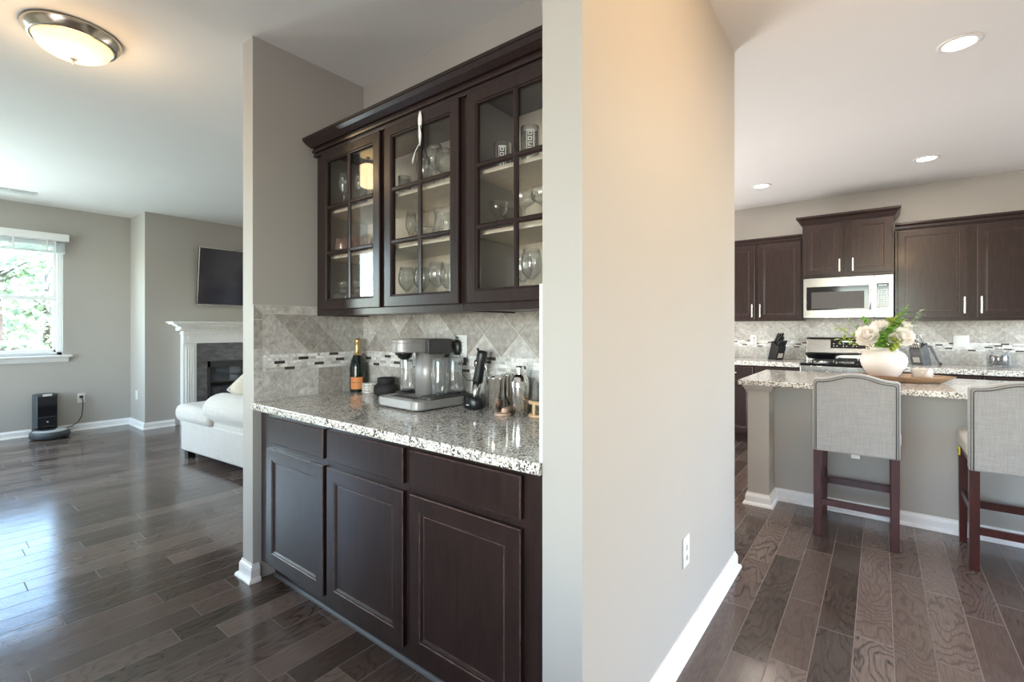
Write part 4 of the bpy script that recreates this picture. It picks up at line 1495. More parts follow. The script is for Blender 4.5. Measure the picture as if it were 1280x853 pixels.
# ------------------------------------------------------------------ outlets
def outlet(label, mat4, w=0.072, h=0.118, gangs=1, rocker=False):
    t = thing('wall_outlet', label, 'outlet', (0, 0, 0))
    t.matrix_world = mat4
    m = MB()
    m.box(-w / 2, w / 2, -0.006, 0.0, -h / 2, h / 2, bev=0.003)
    m.build('cover_plate', M_plastic, t, world=False)
    for g in range(gangs):
        gx = (g - (gangs - 1) / 2) * 0.046
        if rocker:
            m = MB(); m.box(gx - 0.016, gx + 0.016, -0.009, -0.0055, -0.033, 0.033, bev=0.001, seg=1)
            m.build('rocker', M_plastic, t, world=False)
        else:
            for s in (-1, 1):
                m = MB()
                m.lathe([(0.0, 0.0), (0.0165, 0.0), (0.0165, 0.002), (0.0, 0.002)], seg=18, mat=Matrix.Translation((gx, -0.0055, s * 0.0195)) @ Matrix.Rotation(PI / 2, 4, 'X'))
                so = m.build('socket', M_plastic, t, world=False)
                m = MB()
                for q in (-0.006, 0.006):
                    m.box(gx + q - 0.0012, gx + q + 0.0012, -0.0082, -0.0070, s * 0.0195 - 0.002, s * 0.0195 + 0.007)
                m.box(gx - 0.002, gx + 0.002, -0.0082, -0.0070, s * 0.0195 - 0.010, s * 0.0195 - 0.006)
                m.build('slots', M_slot, so, world=False)
    return t


RX = Matrix.Rotation(PI / 2, 4, 'Z')       # turns a -Y facing plate to +X


def at(x, y, z, face='-Y'):
    return Matrix.Translation((x, y, z)) @ (RX if face == '+X' else Matrix.Identity(4))


outlet('white duplex outlet low on the cream hall wall above its baseboard', at(XH + 0.0003, 1.907, 0.389, '+X'))
outlet('white outlet with a black plug on the window wall near the robot vacuum', at(XW + 0.0003, 1.385, 0.403, '+X'))
outlet('white outlet on the narrow wall return between window wall and fireplace wall', at(-7.624, YF - 0.0003, 0.408))
outlet('white outlet on the kitchen backsplash left of the range', at(-1.215, YK - 0.0088, 1.135))
outlet('wide white switch plate on the kitchen backsplash right of the flowers', at(0.628, YK - 0.0088, 1.145), 0.116, 0.118, 2, True)
outlet('white outlet on the niche backsplash behind the cocktail machine', at(-1.650, YB - 0.0088, 1.178))
# black plug adapter and its cord on the niche outlet
t = thing('plug_adapter', 'black oval plug adapter in the niche outlet with its thin cord', 'plug', (-1.666, YB - 0.018, 1.180))
m = MB()
m.lathe([(0.0, -0.040), (0.014, -0.038), (0.023, -0.024), (0.024, 0.0), (0.022, 0.022), (0.010, 0.034), (0.0, 0.036)], seg=20, sy=0.55, c=(0, -0.014, -0.002))
m.build('plug_body', M_black, t, world=False)
m = MB()
m.tube([(-0.004, -0.014, 0.030), (-0.003, -0.016, 0.048), (0.006, -0.016, 0.050), (0.008, -0.014, 0.032)], 0.003, 8)
m.build('loop', M_black, t, world=False)
m = MB()
m.tube([(0.010, -0.016, -0.030), (0.035, -0.02, -0.050), (0.050, -0.022, -0.085), (0.055, -0.03, -0.130), (0.085, -0.035, -0.160), (0.120, -0.04, -0.158), (0.165, -0.05, -0.150)], 0.0018, 6)
m.build('cord', M_black, t, world=False)
m = MB()
m.box(0.045, 0.063, -0.016, -0.004, -0.078, -0.052, bev=0.003)
m.build('second_plug', M_black, t, world=False)

# ------------------------------------------------------------------ ceiling fixtures
def flush_light(x, y, label, glow_mat, R=0.19, power=14):
    t = thing('ceiling_light', label, 'ceiling light', (x, y, CEIL - 0.0005))
    m = MB()
    m.lathe([(0.0, 0.0), (R, 0.0), (R, -0.012), (R - 0.006, -0.020), (R - 0.008, -0.028), (R - 0.018, -0.036), (R - 0.022, -0.048), (R - 0.034, -0.052), (R - 0.040, -0.046), (R - 0.050, -0.030), (0.0, -0.028)], seg=56)
    m.build('rim', M_nickel, t, world=False)
    m = MB()
    q = R - 0.040
    m.lathe([(q, -0.046)] + [(q * math.cos(a), -0.046 - 0.075 * math.sin(a)) for a in [PI / 2 * i / 12 for i in range(1, 12)]] + [(0.0, -0.121)], seg=48)
    m.build('glass_bowl', glow_mat, t, world=False)
    m = MB()
    m.lathe([(0.0, -0.116), (0.016, -0.118), (0.014, -0.125), (0.005, -0.130), (0.004, -0.140), (0.006, -0.145), (0.0, -0.148)], seg=20)
    m.build('finial', M_nickel, t, world=False)
    l = bpy.data.lights.new('bulb_glow', 'POINT')
    l.energy, l.color, l.shadow_soft_size = power, (1.0, 0.66, 0.34), 0.10
    o = bpy.data.objects.new('bulb_glow', l)
    COL.objects.link(o)
    o.parent = t
    o.location = (0, 0, -0.27)
    return t


flush_light(-3.19, 0.53, 'lit flush ceiling light with nickel rim and amber glass bowl over the living room', M_dome, power=4.5)
flush_light(0.30, 1.55, 'lit flush ceiling light over the hall beside the cream wall', M_dome, power=22)


def can_light(x, y, label):
    t = thing('recessed_light', label, 'ceiling light', (x, y, CEIL - 0.0005), 0, 'recessed kitchen ceiling lights')
    m = MB()
    m.lathe([(0.066, 0.0), (0.092, 0.0), (0.092, -0.003), (0.086, -0.006), (0.070, -0.007), (0.066, -0.003), (0.066, 0.0)], seg=40)
    m.build('trim_ring', M_white, t, world=False)
    m = MB()
    m.lathe([(0.0, -0.004), (0.068, -0.0035), (0.068, -0.001), (0.0, -0.001)], seg=40)
    m.build('lens', M_can, t, world=False)
    l = bpy.data.lights.new('downlight', 'AREA')
    l.shape, l.size, l.energy, l.color = 'DISK', 0.12, 9, (1.0, 0.93, 0.82)
    o = bpy.data.objects.new('downlight', l)
    COL.objects.link(o)
    o.parent = t
    o.location = (0, 0, -0.012)


can_light(0.323, 3.346, 'lit recessed ceiling light nearest the camera, above the front of the island')
can_light(0.317, 5.435, 'lit recessed ceiling light in front of the cabinets over the right counter')
can_light(-0.968, 5.441, 'lit recessed ceiling light closest to the hall wall, far left of the kitchen')

t = thing('ceiling_vent', 'small rectangular ceiling vent near the living room window', 'vent', (-7.30, 0.70, CEIL - 0.0005))
m = MB()
m.box(-0.085, 0.085, -0.21, 0.21, -0.010, 0.0, bev=0.004, seg=1)
m.build('frame', M_vent, t, world=False)
m = MB()
m.box(-0.06, 0.06, -0.185, -0.01, -0.012, -0.0095)
m.box(-0.06, 0.06, 0.01, 0.185, -0.012, -0.0095)
m.build('opening', M_slot, t, world=False)
m = MB()
for i in range(7):
    x = -0.052 + i * 0.0165
    m.box(x, x + 0.011, -0.186, 0.186, -0.0150, -0.0118, mat=None)
m.build('louvers', M_vent, t, world=False)

# ------------------------------------------------------------------ living room
# television tilted down from the fireplace wall
t = thing('television', 'black flat screen television tilted down above the fireplace mantel', 'television', (-7.215, 3.05, 1.98))
tilt = Matrix.Rotation(math.radians(7), 4, 'Y')
m = MB(); m.box(-0.025, 0.018, -0.615, 0.615, -0.385, 0.385, bev=0.004, mat=tilt)
m.build('casing', M_black, t, world=False)
m = MB(); m.box(0.0175, 0.0195, -0.605, 0.605, -0.372, 0.376, mat=tilt)
m.build('screen', M_screen, t, world=False)
m = MB()
for y0, y1, zz0, zz1 in ((-0.616, -0.609, -0.386, 0.386), (0.609, 0.616, -0.386, 0.386), (-0.616, 0.616, -0.386, -0.378), (-0.616, 0.616, 0.381, 0.386)):
    m.box(0.010, 0.021, y0, y1, zz0, zz1, mat=tilt)
m.build('bezel', M_steel, t, world=False)
m = MB(); m.box(-0.084, -0.02, -0.2, 0.2, -0.15, 0.15)
m.build('wall_mount', M_firebox, t, world=False)

# fireplace
t = thing('fireplace', 'white fireplace mantel with dentil shelf, slate surround and black glass firebox', 'fireplace', (XF, 3.05, 0))
YM = 3.05
m = MB()
SHP = [(0.0, 1.235), (0.10, 1.235), (0.105, 1.25), (0.115, 1.275), (0.135, 1.295), (0.150, 1.315), (0.195, 1.325), (0.215, 1.338), (0.225, 1.340), (0.225, 1.362), (0.0, 1.362)]
m.box(XF + 0.001, XF + 0.26, 2.10, 4.00, 1.340, 1.362, bev=0.004)
m.box(XF + 0.001, XF + 0.235, 2.125, 3.975, 1.322, 1.341, bev=0.006)
m.box(XF + 0.001, XF + 0.200, 2.165, 3.935, 1.298, 1.323, bev=0.008)
m.box(XF + 0.001, XF + 0.165, 2.205, 3.895, 1.240, 1.299, bev=0.002)
m.build('mantel_shelf', M_white, t)
m = MB()
y = 2.215
while y < 3.88:
    m.box(XF + 0.16, XF + 0.182, y, y + 0.018, 1.258, 1.290)
    y += 0.034
m.build('dentil_moulding', M_white, t)
m = MB()
m.box(XF + 0.001, XF + 0.115, 2.262, 3.838, 1.075, 1.242, bev=0.003)
m.box(XF + 0.001, XF + 0.135, 2.250, 3.850, 1.195, 1.215, bev=0.005)
m.build('frieze', M_white, t)
for s in (-1, 1):
    m = MB()
    a, b = sorted((YM + s * 0.63, YM + s * 0.788))
    m.box(XF + 0.001, XF + 0.10, a, b, 0.0, 1.078, bev=0.003)
    for k in range(4):
        yy = a + 0.030 + k * 0.028
        m.box(XF + 0.098, XF + 0.108, yy, yy + 0.014, 0.20, 1.02, bev=0.003, seg=1)
    m.box(XF + 0.001, XF + 0.115, a - 0.006, b + 0.006, 0.0, 0.17, bev=0.004)
    p = m.build('pilaster', M_white, t)
    m = MB()
    m.lathe([(0.0, 0.0), (0.034, 0.0), (0.034, 0.006), (0.026, 0.010), (0.022, 0.006), (0.012, 0.012), (0.0, 0.013)], seg=24, mat=Matrix.Translation((XF + 0.1145, (a + b) / 2, 1.145)) @ Matrix.Rotation(PI / 2, 4, 'Y'))
    m.build('rosette', M_white, p)
m = MB()
m.box(XF + 0.001, XF + 0.060, 2.421, 2.560, 0.0, 1.076)
m.box(XF + 0.001, XF + 0.060, 3.540, 3.679, 0.0, 1.076)
m.box(XF + 0.001, XF + 0.060, 2.560, 3.540, 0.825, 1.076)
m.build('slate_surround', M_slate, t)
m = MB()
for (a, b, c, d) in ((2.561, 2.595, 0.05, 0.822), (3.505, 3.539, 0.05, 0.822), (2.561, 3.539, 0.05, 0.14), (2.561, 3.539, 0.74, 0.822)):
    m.box(XF + 0.004, XF + 0.068, a, b, c, d)
for k in range(3):
    m.box(XF + 0.060, XF + 0.074, 2.60, 3.50, 0.752 + k * 0.022, 0.762 + k * 0.022)
fb = m.build('firebox', M_firebox, t)
m = MB(); m.box(XF + 0.030, XF + 0.036, 2.59, 3.51, 0.135, 0.745)
m.build('glass_front', M_fireglass, fb)

# sofa with chaise, turned a few degrees
def puff(m, x0, x1, y0, y1, z0, z1, r, amp=0.012, n=10, seed=1):
    """Upholstered block: rounded box with softly crowned faces."""
    v = m.box(x0, x1, y0, y1, z0, z1, bev=r, seg=5)
    return v


t = thing('sofa', 'cream upholstered sofa with rolled arm and chaise seat facing the fireplace', 'sofa', (-5.46, 1.695, 0), math.radians(4.5))
m = MB()
m.box(0.0, 1.90, 0.0, 0.98, 0.075, 0.375, bev=0.018, seg=3)
m.build('base', M_sofa, t, world=False)
m = MB()
puff(m, -0.075, 0.66, -0.035, 0.94, 0.355, 0.525, 0.065)
m.build('seat_cushion', M_sofa, t, world=False)
m = MB()
prof = []
ap = [(0.02, 0.08), (0.02, 0.42)]
for i in range(15):
    a = math.radians(215) - math.radians(250) * i / 14
    ap.append((0.125 + 0.170 * math.cos(a), 0.530 + 0.135 * math.sin(a)))
ap += [(0.265, 0.08)]
vs = m.prism([(y - 0.012, z) for y, z in ap], 0.56, 1.90, 'X', True)
m.build('arm', M_sofa, t, world=False, bevel=0.018)
m = MB()
puff(m, 1.55, 1.90, 0.02, 0.98, 0.37, 0.86, 0.08)
m.build('back', M_sofa, t, world=False)
for (x, y) in ((0.06, 0.06), (0.06, 0.90), (1.82, 0.06), (1.82, 0.90)):
    m = MB()
    m.prism([(x - 0.035, y - 0.035), (x + 0.035, y - 0.035), (x + 0.035, y + 0.035), (x - 0.035, y + 0.035)], 0.0, 0.078)
    m.build('foot', M_black, t, world=False, bevel=0.004)
# throw pillow
t = thing('throw_pillow', 'tan throw pillow with pale piping leaning behind the sofa arm', 'pillow', (-4.83, 2.16, 0.72))
m = MB()
G = 14
grid = {}
for side in (0, 1):
    for i in range(G + 1):
        for j in range(G + 1):
            u, v = -1 + 2 * i / G, -1 + 2 * j / G
            th_ = 0.085 * ((1 - u ** 4) * (1 - v ** 4)) ** 0.6
            pin = 1 - 0.10 * (1 - abs(u)) * abs(v) - 0.10 * (1 - abs(v)) * abs(u)
            edge_ = i in (0, G) or j in (0, G)
            if side == 1 and edge_:
                grid[(1, i, j)] = grid[(0, i, j)]
                continue
            grid[(side, i, j)] = m.bm.verts.new((u * 0.22 * pin, (th_ if side == 0 else -th_), v * 0.22 * pin))
for side in (0, 1):
    for i in range(G):
        for j in range(G):
            q = [grid[(side, i, j)], grid[(side, i + 1, j)], grid[(side, i + 1, j + 1)], grid[(side, i, j + 1)]]
            m.face(q if side == 0 else q[::-1], True)
rot = Matrix.Rotation(math.radians(35), 4, 'Z') @ Matrix.Rotation(math.radians(-18), 4, 'X') @ Matrix.Rotation(math.radians(35), 4, 'Y')
m.xform(rot)
m.build('cover', M_pillow, t, world=False)
m = MB()
loop = []
for k in range(40):
    s = k / 40 * 4
    e, f = int(s), s - int(s)
    u, v = ((-1 + 2 * f, -1), (1, -1 + 2 * f), (1 - 2 * f, 1), (-1, 1 - 2 * f))[e]
    pin = 1 - 0.10 * (1 - abs(u)) * abs(v) - 0.10 * (1 - abs(v)) * abs(u)
    loop.append(rot @ Vector((u * 0.222 * pin, 0, v * 0.222 * pin)))
m.tube(loop + [loop[0]], 0.006, 6)
m.build('piping', M_linen_l, t, world=False)

# robot vacuum and its dock
RV = (-7.70, 1.06)
t = thing('robot_vacuum', 'round dark robot vacuum parked on the floor at its dock', 'robot vacuum', (RV[0] + 0.10, RV[1], 0.0), math.radians(10))
m = MB()
m.lathe([(0.0, 0.012), (0.163, 0.012), (0.174, 0.020), (0.176, 0.060), (0.174, 0.078), (0.166, 0.086), (0.0, 0.087)], seg=48)
m.build('body', M_vac, t, world=False)
m = MB()
m.lathe([(0.0, 0.0868), (0.148, 0.0866), (0.150, 0.0885), (0.146, 0.090), (0.0, 0.0905)], seg=48)
m.build('top_disc', M_vac_top, t, world=False)
m = MB()
m.prism([(-0.02, -0.06), (-0.13, -0.09), (-0.150, 0.0), (-0.13, 0.09), (-0.02, 0.06), (0.0, 0.03), (0.0, -0.03)], 0.088, 0.098)
m.build('bin_lid', M_black, t, world=False, bevel=0.003)
m = MB()
for s in (-1, 1):
    m.lathe([(0.0, -0.012), (0.022, -0.012), (0.025, -0.006), (0.025, 0.006), (0.022, 0.012), (0.0, 0.012)], seg=16, mat=Matrix.Translation((0, s * 0.115, 0.025)) @ Matrix.Rotation(PI / 2, 4, 'X'))
m.build('wheels', M_rubber, t, world=False)
t = thing('vacuum_dock', 'dark upright charging dock tower standing behind the robot vacuum', 'dock', (RV[0] - 0.10, RV[1] - 0.015, 0.0), math.radians(8))
m = MB()
slab(m, -0.085, 0.10, -0.125, 0.125, 0.0, 0.010, 0.03, 0.002)
m.build('floor_plate', M_black, t, world=False)
m = MB()
slab(m, -0.080, 0.075, -0.098, 0.098, 0.100, 0.500, 0.030, 0.012)
m.build('tower', M_vac, t, world=False)
m = MB()
slab(m, -0.075, 0.060, -0.102, 0.102, 0.009, 0.102, 0.03, 0.004)
m.build('base', M_black, t, world=False)
m = MB()
m.box(0.0745, 0.078, -0.085, 0.085, 0.235, 0.470, bev=0.001, seg=1)
m.box(0.0745, 0.079, -0.085, 0.085, 0.110, 0.228, bev=0.001, seg=1)
m.build('front_panel', M_blackg, t, world=False)
m = MB()
m.box(0.068, 0.0790, -0.042, 0.042, 0.474, 0.500, bev=0.004)
m.build('lid_handle', M_plastic, t, world=False)
m = MB()
m.lathe([(0.0, 0.0), (0.009, 0.0), (0.009, 0.001), (0.0, 0.001)], seg=16, mat=Matrix.Translation((0.079, 0.0, 0.175)) @ Matrix.Rotation(PI / 2, 4, 'Y'))
m.build('round_badge', M_vac_top, t, world=False)
t = thing('power_cord', 'black power cord running from the wall outlet down to the vacuum dock', 'cord', (XW, 1.38, 0.40))
m = MB()
m.box(0.008, 0.040, -0.016, 0.016, 0.004, 0.034, bev=0.005)
m.build('plug', M_black, t, world=False)
m = MB()
m.tube([(0.036, 0.004, 0.018), (0.05, 0.012, -0.03), (0.05, 0.010, -0.12), (0.045, 0.0, -0.22), (0.045, -0.03, -0.285), (0.05, -0.09, -0.325), (0.06, -0.17, -0.345), (0.07, -0.22, -0.37), (0.08, -0.25, -0.39)], 0.005, 8)
m.build('cable', M_black, t, world=False)

# ------------------------------------------------------------------ kitchen
YU = 6.05          # face of the upper cabinets' boxes
KD = (1.372, 2.226)


def upper_cabinet(label, x0, x1, yf, zb, zt, doors, hz, hs, crown, left_ret=True, right_ret=True, group='kitchen upper cabinets'):
    t = thing('wall_cabinet', label, 'cabinet', ((x0 + x1) / 2, (yf + YK) / 2, zb), 0, group)
    m = MB()
    m.box(x0, x1, yf, YK - 0.010, zb, zt)
    m.build('carcass', M_espresso, t)
    for (a, b, z0_, z1_), hx in zip(doors, hs):
        d = panel_front('door', a, b, z0_, z1_, yf - 0.02, DOOR, M_espresso, t)
        if hx is not None:
            bar_pull(hx, yf - 0.02, hz[0], hz[1], d)
    m = MB()
    path = [(x0, YK - 0.011)] if left_ret else []
    path += [(x0, yf), (x1, yf)]
    if right_ret:
        path += [(x1, YK - 0.011)]
    m.sweep(path, crown)
    m.build('crown', M_espresso, t)
    return t


def crown_prof(z, out, h):
    return [(0.0, z), (0.008, z), (0.012, z + 0.012), (0.016, z + 0.016), (out * 0.55, z + h * 0.5), (out * 0.9, z + h * 0.72), (out, z + h * 0.76), (out, z + h), (0.0, z + h)]


upper_cabinet('dark upper kitchen cabinet with two doors between the hall wall and the microwave', -1.60, -0.672, YU, 1.357, 2.29,
              [(-1.585, -1.143, *KD), (-1.102, -0.684, *KD)], (1.40, 1.55), (-1.165, -1.082), crown_prof(2.238, 0.035, 0.065), False, False)
upper_cabinet('short raised dark cabinet with flared crown above the microwave', -0.662, 0.108, 5.975, 1.806, 2.44,
              [(-0.640, -0.310, 1.836, 2.372), (-0.238, 0.090, 1.836, 2.372)], (1.86, 1.99), (-0.330, -0.218), crown_prof(2.380, 0.055, 0.085))
upper_cabinet('wide dark upper cabinet with two doors to the right of the microwave', 0.118, 1.30, YU, 1.345, 2.29,
              [(0.137, 0.636, *KD), (0.704, 1.215, *KD)], (1.41, 1.565), (0.616, 0.728), crown_prof(2.238, 0.035, 0.070), False, True)

# microwave
MX0, MX1, MYF = -0.653, 0.103, 5.955
t = thing('microwave', 'stainless over-the-range microwave under the raised cabinet', 'microwave', ((MX0 + MX1) / 2, 6.15, 1.382))
m = MB(); m.box(MX0, MX1, MYF + 0.02, YK - 0.011, 1.384, 1.802)
m.build('case', M_machine_d, t)
m = MB()
m.framed(MX0, -0.044, 1.384, 1.802, [(0.0, MYF + 0.021), (0.0, MYF + 0.004), (0.003, MYF), (0.030, MYF)], fill=False)
m.box(MX0 + 0.03, -0.074, MYF + 0.0002, MYF + 0.02, 1.384, 1.464)
m.box(MX0 + 0.03, -0.074, MYF + 0.0002, MYF + 0.02, 1.712, 1.801)
d = m.build('door', M_steel, t)
m = MB(); m.box(MX0 + 0.029, -0.073, MYF + 0.002, MYF + 0.012, 1.462, 1.714)
m.build('door_glass', M_blackg, d)
m = MB(); m.box(MX0 + 0.075, -0.125, MYF + 0.001, MYF + 0.0025, 1.478, 1.655)
m.build('viewing_mesh', M_machine_d, d)
m = MB()
m.tube([(-0.078, MYF - 0.002, 1.700), (-0.078, MYF - 0.034, 1.690), (-0.078, MYF - 0.036, 1.58), (-0.078, MYF - 0.034, 1.476), (-0.078, MYF - 0.002, 1.466)], 0.012, 12)
m.build('handle', M_handle, d)
m = MB()
m.box(-0.042, MX1, MYF, MYF + 0.0205, 1.384, 1.802, bev=0.002, seg=1)
cp = m.build('control_column', M_steel, t)
m = MB(); m.box(-0.028, 0.070, MYF - 0.002, MYF + 0.001, 1.468, 1.722)
kp = m.build('keypad', M_blackg, cp)
m = MB()
for r in range(9):
    for c in range(4):
        if r == 0 and c in (0,):
            continue
        m.box(-0.018 + c * 0.022, -0.006 + c * 0.022, MYF - 0.0026, MYF - 0.0019, 1.478 + r * 0.022, 1.483 + r * 0.022)
m.build('key_print', M_print, kp)
m = MB()
for c in range(4):
    m.box(-0.008 + c * 0.016, 0.002 + c * 0.016, MYF - 0.0027, MYF - 0.0019, 1.698, 1.704)
m.build('clock_digits', glow('green_display', (0.5, 1.0, 0.6), 0.8), kp)
for i in range(4):
    m = MB()
    m.lathe([(0.0, 0.0), (0.009, 0.0), (0.009, 0.004), (0.0, 0.005)], seg=14, mat=Matrix.Translation((-0.020 + i * 0.031, MYF, 1.418)) @ Matrix.Rotation(PI / 2, 4, 'X'))
    m.build('button', M_handle, cp)
m = MB()
m.lathe([(0.0, 0.0), (0.019, 0.0), (0.019, 0.002), (0.015, 0.002), (0.014, 0.0012), (0.0, 0.0012)], seg=24, mat=Matrix.Translation((-0.315, MYF, 1.757)) @ Matrix.Rotation(PI / 2, 4, 'X'))
m.build('round_badge', M_handle, d)
m = MB(); m.box(MX0, MX1, MYF + 0.005, MYF + 0.30, 1.376, 1.3845)
m.build('underside_grille', M_black, t)

# base cabinets and counters
KZ = (0.115, 0.69, 0.715, 0.845)
base_cabinet('dark kitchen base cabinet nearest the hall wall, with a long drawer handle', -1.60, -1.0915, 5.760, YK - 0.004, [(-1.585, -1.105, KZ)], handles=True, group='kitchen base cabinets')
base_cabinet('narrow dark kitchen base cabinet immediately left of the range', -1.0905, -0.664, 5.760, YK - 0.004, [(-1.078, -0.676, KZ)], handles=True, group='kitchen base cabinets')
base_cabinet('dark kitchen base cabinet right of the range behind the island', 0.112, 0.700, 5.760, YK - 0.004, [(0.125, 0.690, KZ)], handles=True, group='kitchen base cabinets')
base_cabinet('dark kitchen base cabinet farthest right behind the island', 0.701, 1.300, 5.760, YK - 0.004, [(0.712, 1.288, KZ)], handles=True, group='kitchen base cabinets')
m = MB(); m.box(-1.61, -0.659, 5.730, YK - 0.001, 0.865, 0.9135, bev=0.004)
tag(m.build('countertop', M_granite), 'speckled granite counter left of the range', 'countertop')
m = MB(); m.box(0.108, 1.32, 5.730, YK - 0.001, 0.865, 0.9135, bev=0.004)
tag(m.build('countertop', M_granite), 'speckled granite counter right of the range along the back wall', 'countertop')
KT = 0.914

# range
RX0, RX1 = -0.656, 0.104
t = thing('gas_range', 'stainless gas range with black cooktop and raised back panel', 'range', ((RX0 + RX1) / 2, 6.03, 0))
m = MB()
m.box(RX0, RX1, 5.745, YK - 0.012, 0.02, 0.895)
m.build('body', M_steel, t)
m = MB()
m.box(RX0 + 0.01, RX1 - 0.01, 5.715, 5.746, 0.21, 0.735, bev=0.006)
d = m.build('oven_door', M_steel, t)
m = MB(); m.box(RX0 + 0.10, RX1 - 0.10, 5.712, 5.716, 0.33, 0.62)
m.build('oven_window', M_blackg, d)
m = MB()
m.tube([(RX0 + 0.06, 5.716, 0.695), (RX0 + 0.06, 5.672, 0.700), (RX1 - 0.06, 5.672, 0.700), (RX1 - 0.06, 5.716, 0.695)], 0.012, 12)
m.build('handle', M_handle, d)
m = MB(); m.box(RX0 + 0.002, RX1 - 0.002, 5.700, 5.750, 0.760, 0.890, bev=0.006)
cpn = m.build('control_panel', M_steel, t)
for i in range(5):
    m = MB()
    x = RX0 + 0.10 + i * 0.14
    m.lathe([(0.0, 0.0), (0.024, 0.0), (0.024, 0.008), (0.019, 0.012), (0.018, 0.034), (0.0, 0.036)], seg=20, mat=Matrix.Translation((x, 5.700, 0.825)) @ Matrix.Rotation(PI / 2, 4, 'X'))
    m.build('knob', M_knob, cpn)
m = MB(); m.box(RX0, RX1, 5.710, YK - 0.09, 0.890, 0.918, bev=0.006)
m.build('cooktop', M_blackg, t)
m = MB()
m.prism([(YK - 0.09, 0.90), (YK - 0.012, 0.90), (YK - 0.012, 1.172), (YK - 0.055, 1.172), (YK - 0.075, 1.150), (YK - 0.095, 1.005), (YK - 0.090, 0.99)], RX0, RX1, 'X')
bgd = m.build('backguard', M_steel, t, bevel=0.004)
m = MB()
m.prism([(YK - 0.078, 1.148), (YK - 0.0765, 1.148), (YK - 0.0885, 1.055), (YK - 0.090, 1.055)], RX0 + 0.225, RX1 - 0.225, 'X')
dp = m.build('display_panel', M_blackg, bgd)
m = MB()
for i in range(9):
    x = RX0 + 0.25 + i * 0.029
    for z in (1.075, 1.100):
        if (i + int(z * 1000)) % 3:
            yy = YK - 0.0905 + (z - 1.055) * 0.129
            m.box(x, x + 0.010, yy, yy + 0.003, z, z + 0.007)
m.build('key_print', M_print, dp)
m = MB(); m.box(RX0 + 0.33, RX0 + 0.42, YK - 0.0845, YK - 0.080, 1.122, 1.134)
m.build('clock_digits', MATS['green_display'], dp)
for i, gx in enumerate((RX0 + 0.19, RX0 + 0.38, RX0 + 0.57)):
    m = MB()
    w = 0.088
    for y in (5.76, 5.90, 6.08, 6.20):
        m.box(gx - w, gx + w, y - 0.006, y + 0.006, 0.940, 0.952)
    for x in (gx - w, gx, gx + w - 0.012):
        m.box(x, x + 0.012, 5.755, 6.205, 0.938, 0.950)
    for x in (gx - w, gx + w - 0.012):
        for y in (5.756, 6.193):
            m.box(x, x + 0.012, y, y + 0.012, 0.917, 0.94)
    m.build('burner_grate', M_blackm, t)
for bx in (RX0 + 0.19, RX0 + 0.57):
    for by in (5.85, 6.11):
        m = MB()
        m.lathe([(0.0, 0.0), (0.050, 0.0), (0.050, 0.008), (0.034, 0.012), (0.034, 0.018), (0.0, 0.019)], (bx, by, 0.9175), 22)
        m.build('burner', M_handle, t)
# skillet on the back-left grate
t = thing('skillet', 'black frying pan on the left rear burner of the range', 'pan', (RX0 + 0.155, 6.06, 0.9525))
m = MB()
m.lathe([(0.0, 0.0), (0.120, 0.0), (0.150, 0.052), (0.153, 0.054), (0.148, 0.054), (0.117, 0.006), (0.0, 0.006)], seg=40)
m.build('pan_body', M_black, t, world=False)
m = MB()
m.tube([(0.140, -0.02, 0.040), (0.20, -0.05, 0.052), (0.33, -0.11, 0.060)], [0.010, 0.012, 0.013], 10)
m.build('handle', M_black, t, world=False)


# knife blocks
def knife_block(label, x, y, rz, mat, handle_mat, r0=0.009):
    """Slanted block leaning towards its local +X; the knife handles rise out of the sloped top."""
    t = thing('knife_block', label, 'knife block', (x, y, KT), rz)
    m = MB()
    m.prism([(-0.075, 0.0), (0.045, 0.0), (0.095, 0.150), (-0.010, 0.215)], -0.052, 0.052, 'Y')
    m.build('block', mat, t, world=False, bevel=0.004)
    m = MB()
    m.prism([(0.0555, 0.022), (0.0575, 0.021), (0.0745, 0.073), (0.0725, 0.074)], -0.030, 0.030, 'Y')
    m.build('front_plate', M_handle, t, world=False)
    a, b = Vector((-0.010, 0, 0.215)), Vector((0.095, 0, 0.150))
    dn = Vector((0.065, 0, 0.105)).normalized()
    for f, L, ys in ((0.20, 0.120, (-0.030, 0.002, 0.034)), (0.50, 0.095, (-0.026, 0.022)), (0.84, 0.070, (-0.040, -0.020, 0.0, 0.020, 0.040))):
        p = a + (b - a) * f
        for y_ in ys:
            q = p + Vector((0, y_, 0))
            m = MB()
            m.tube([q - dn * 0.01, q + dn * 0.01, q + dn * L * 0.5, q + dn * (L - 0.01), q + dn * L], [r0 * 0.8, r0, r0 * 1.15, r0 * 1.1, r0 * 0.7], 8)
            m.build('knife_handle', handle_mat, t, world=False)
    return t


knife_block('black knife block on the counter left of the range', -0.945, 6.185, math.radians(-42), M_black, M_black, 0.010)
knife_block('grey knife block with steel-handled knives on the counter right of the range', 0.320, 6.20, math.radians(-125), M_slate, M_chrome, 0.009)
t = thing('knife_sharpener', 'dark knife sharpener leaning on the right side of the grey knife block', 'sharpener', (0.425, 6.225, KT))
m = MB()
m.prism([(-0.045, 0.175), (-0.020, 0.185), (0.045, 0.004), (0.030, 0.0)], -0.010, 0.010, 'Y')
m.build('body', M_slate, t, world=False, bevel=0.003)
m = MB()
m.lathe([(0.0, -0.012), (0.012, -0.012), (0.012, 0.012), (0.0, 0.012)], (0.040, 0.0, 0.012), 14)
m.build('foot', M_black, t, world=False)

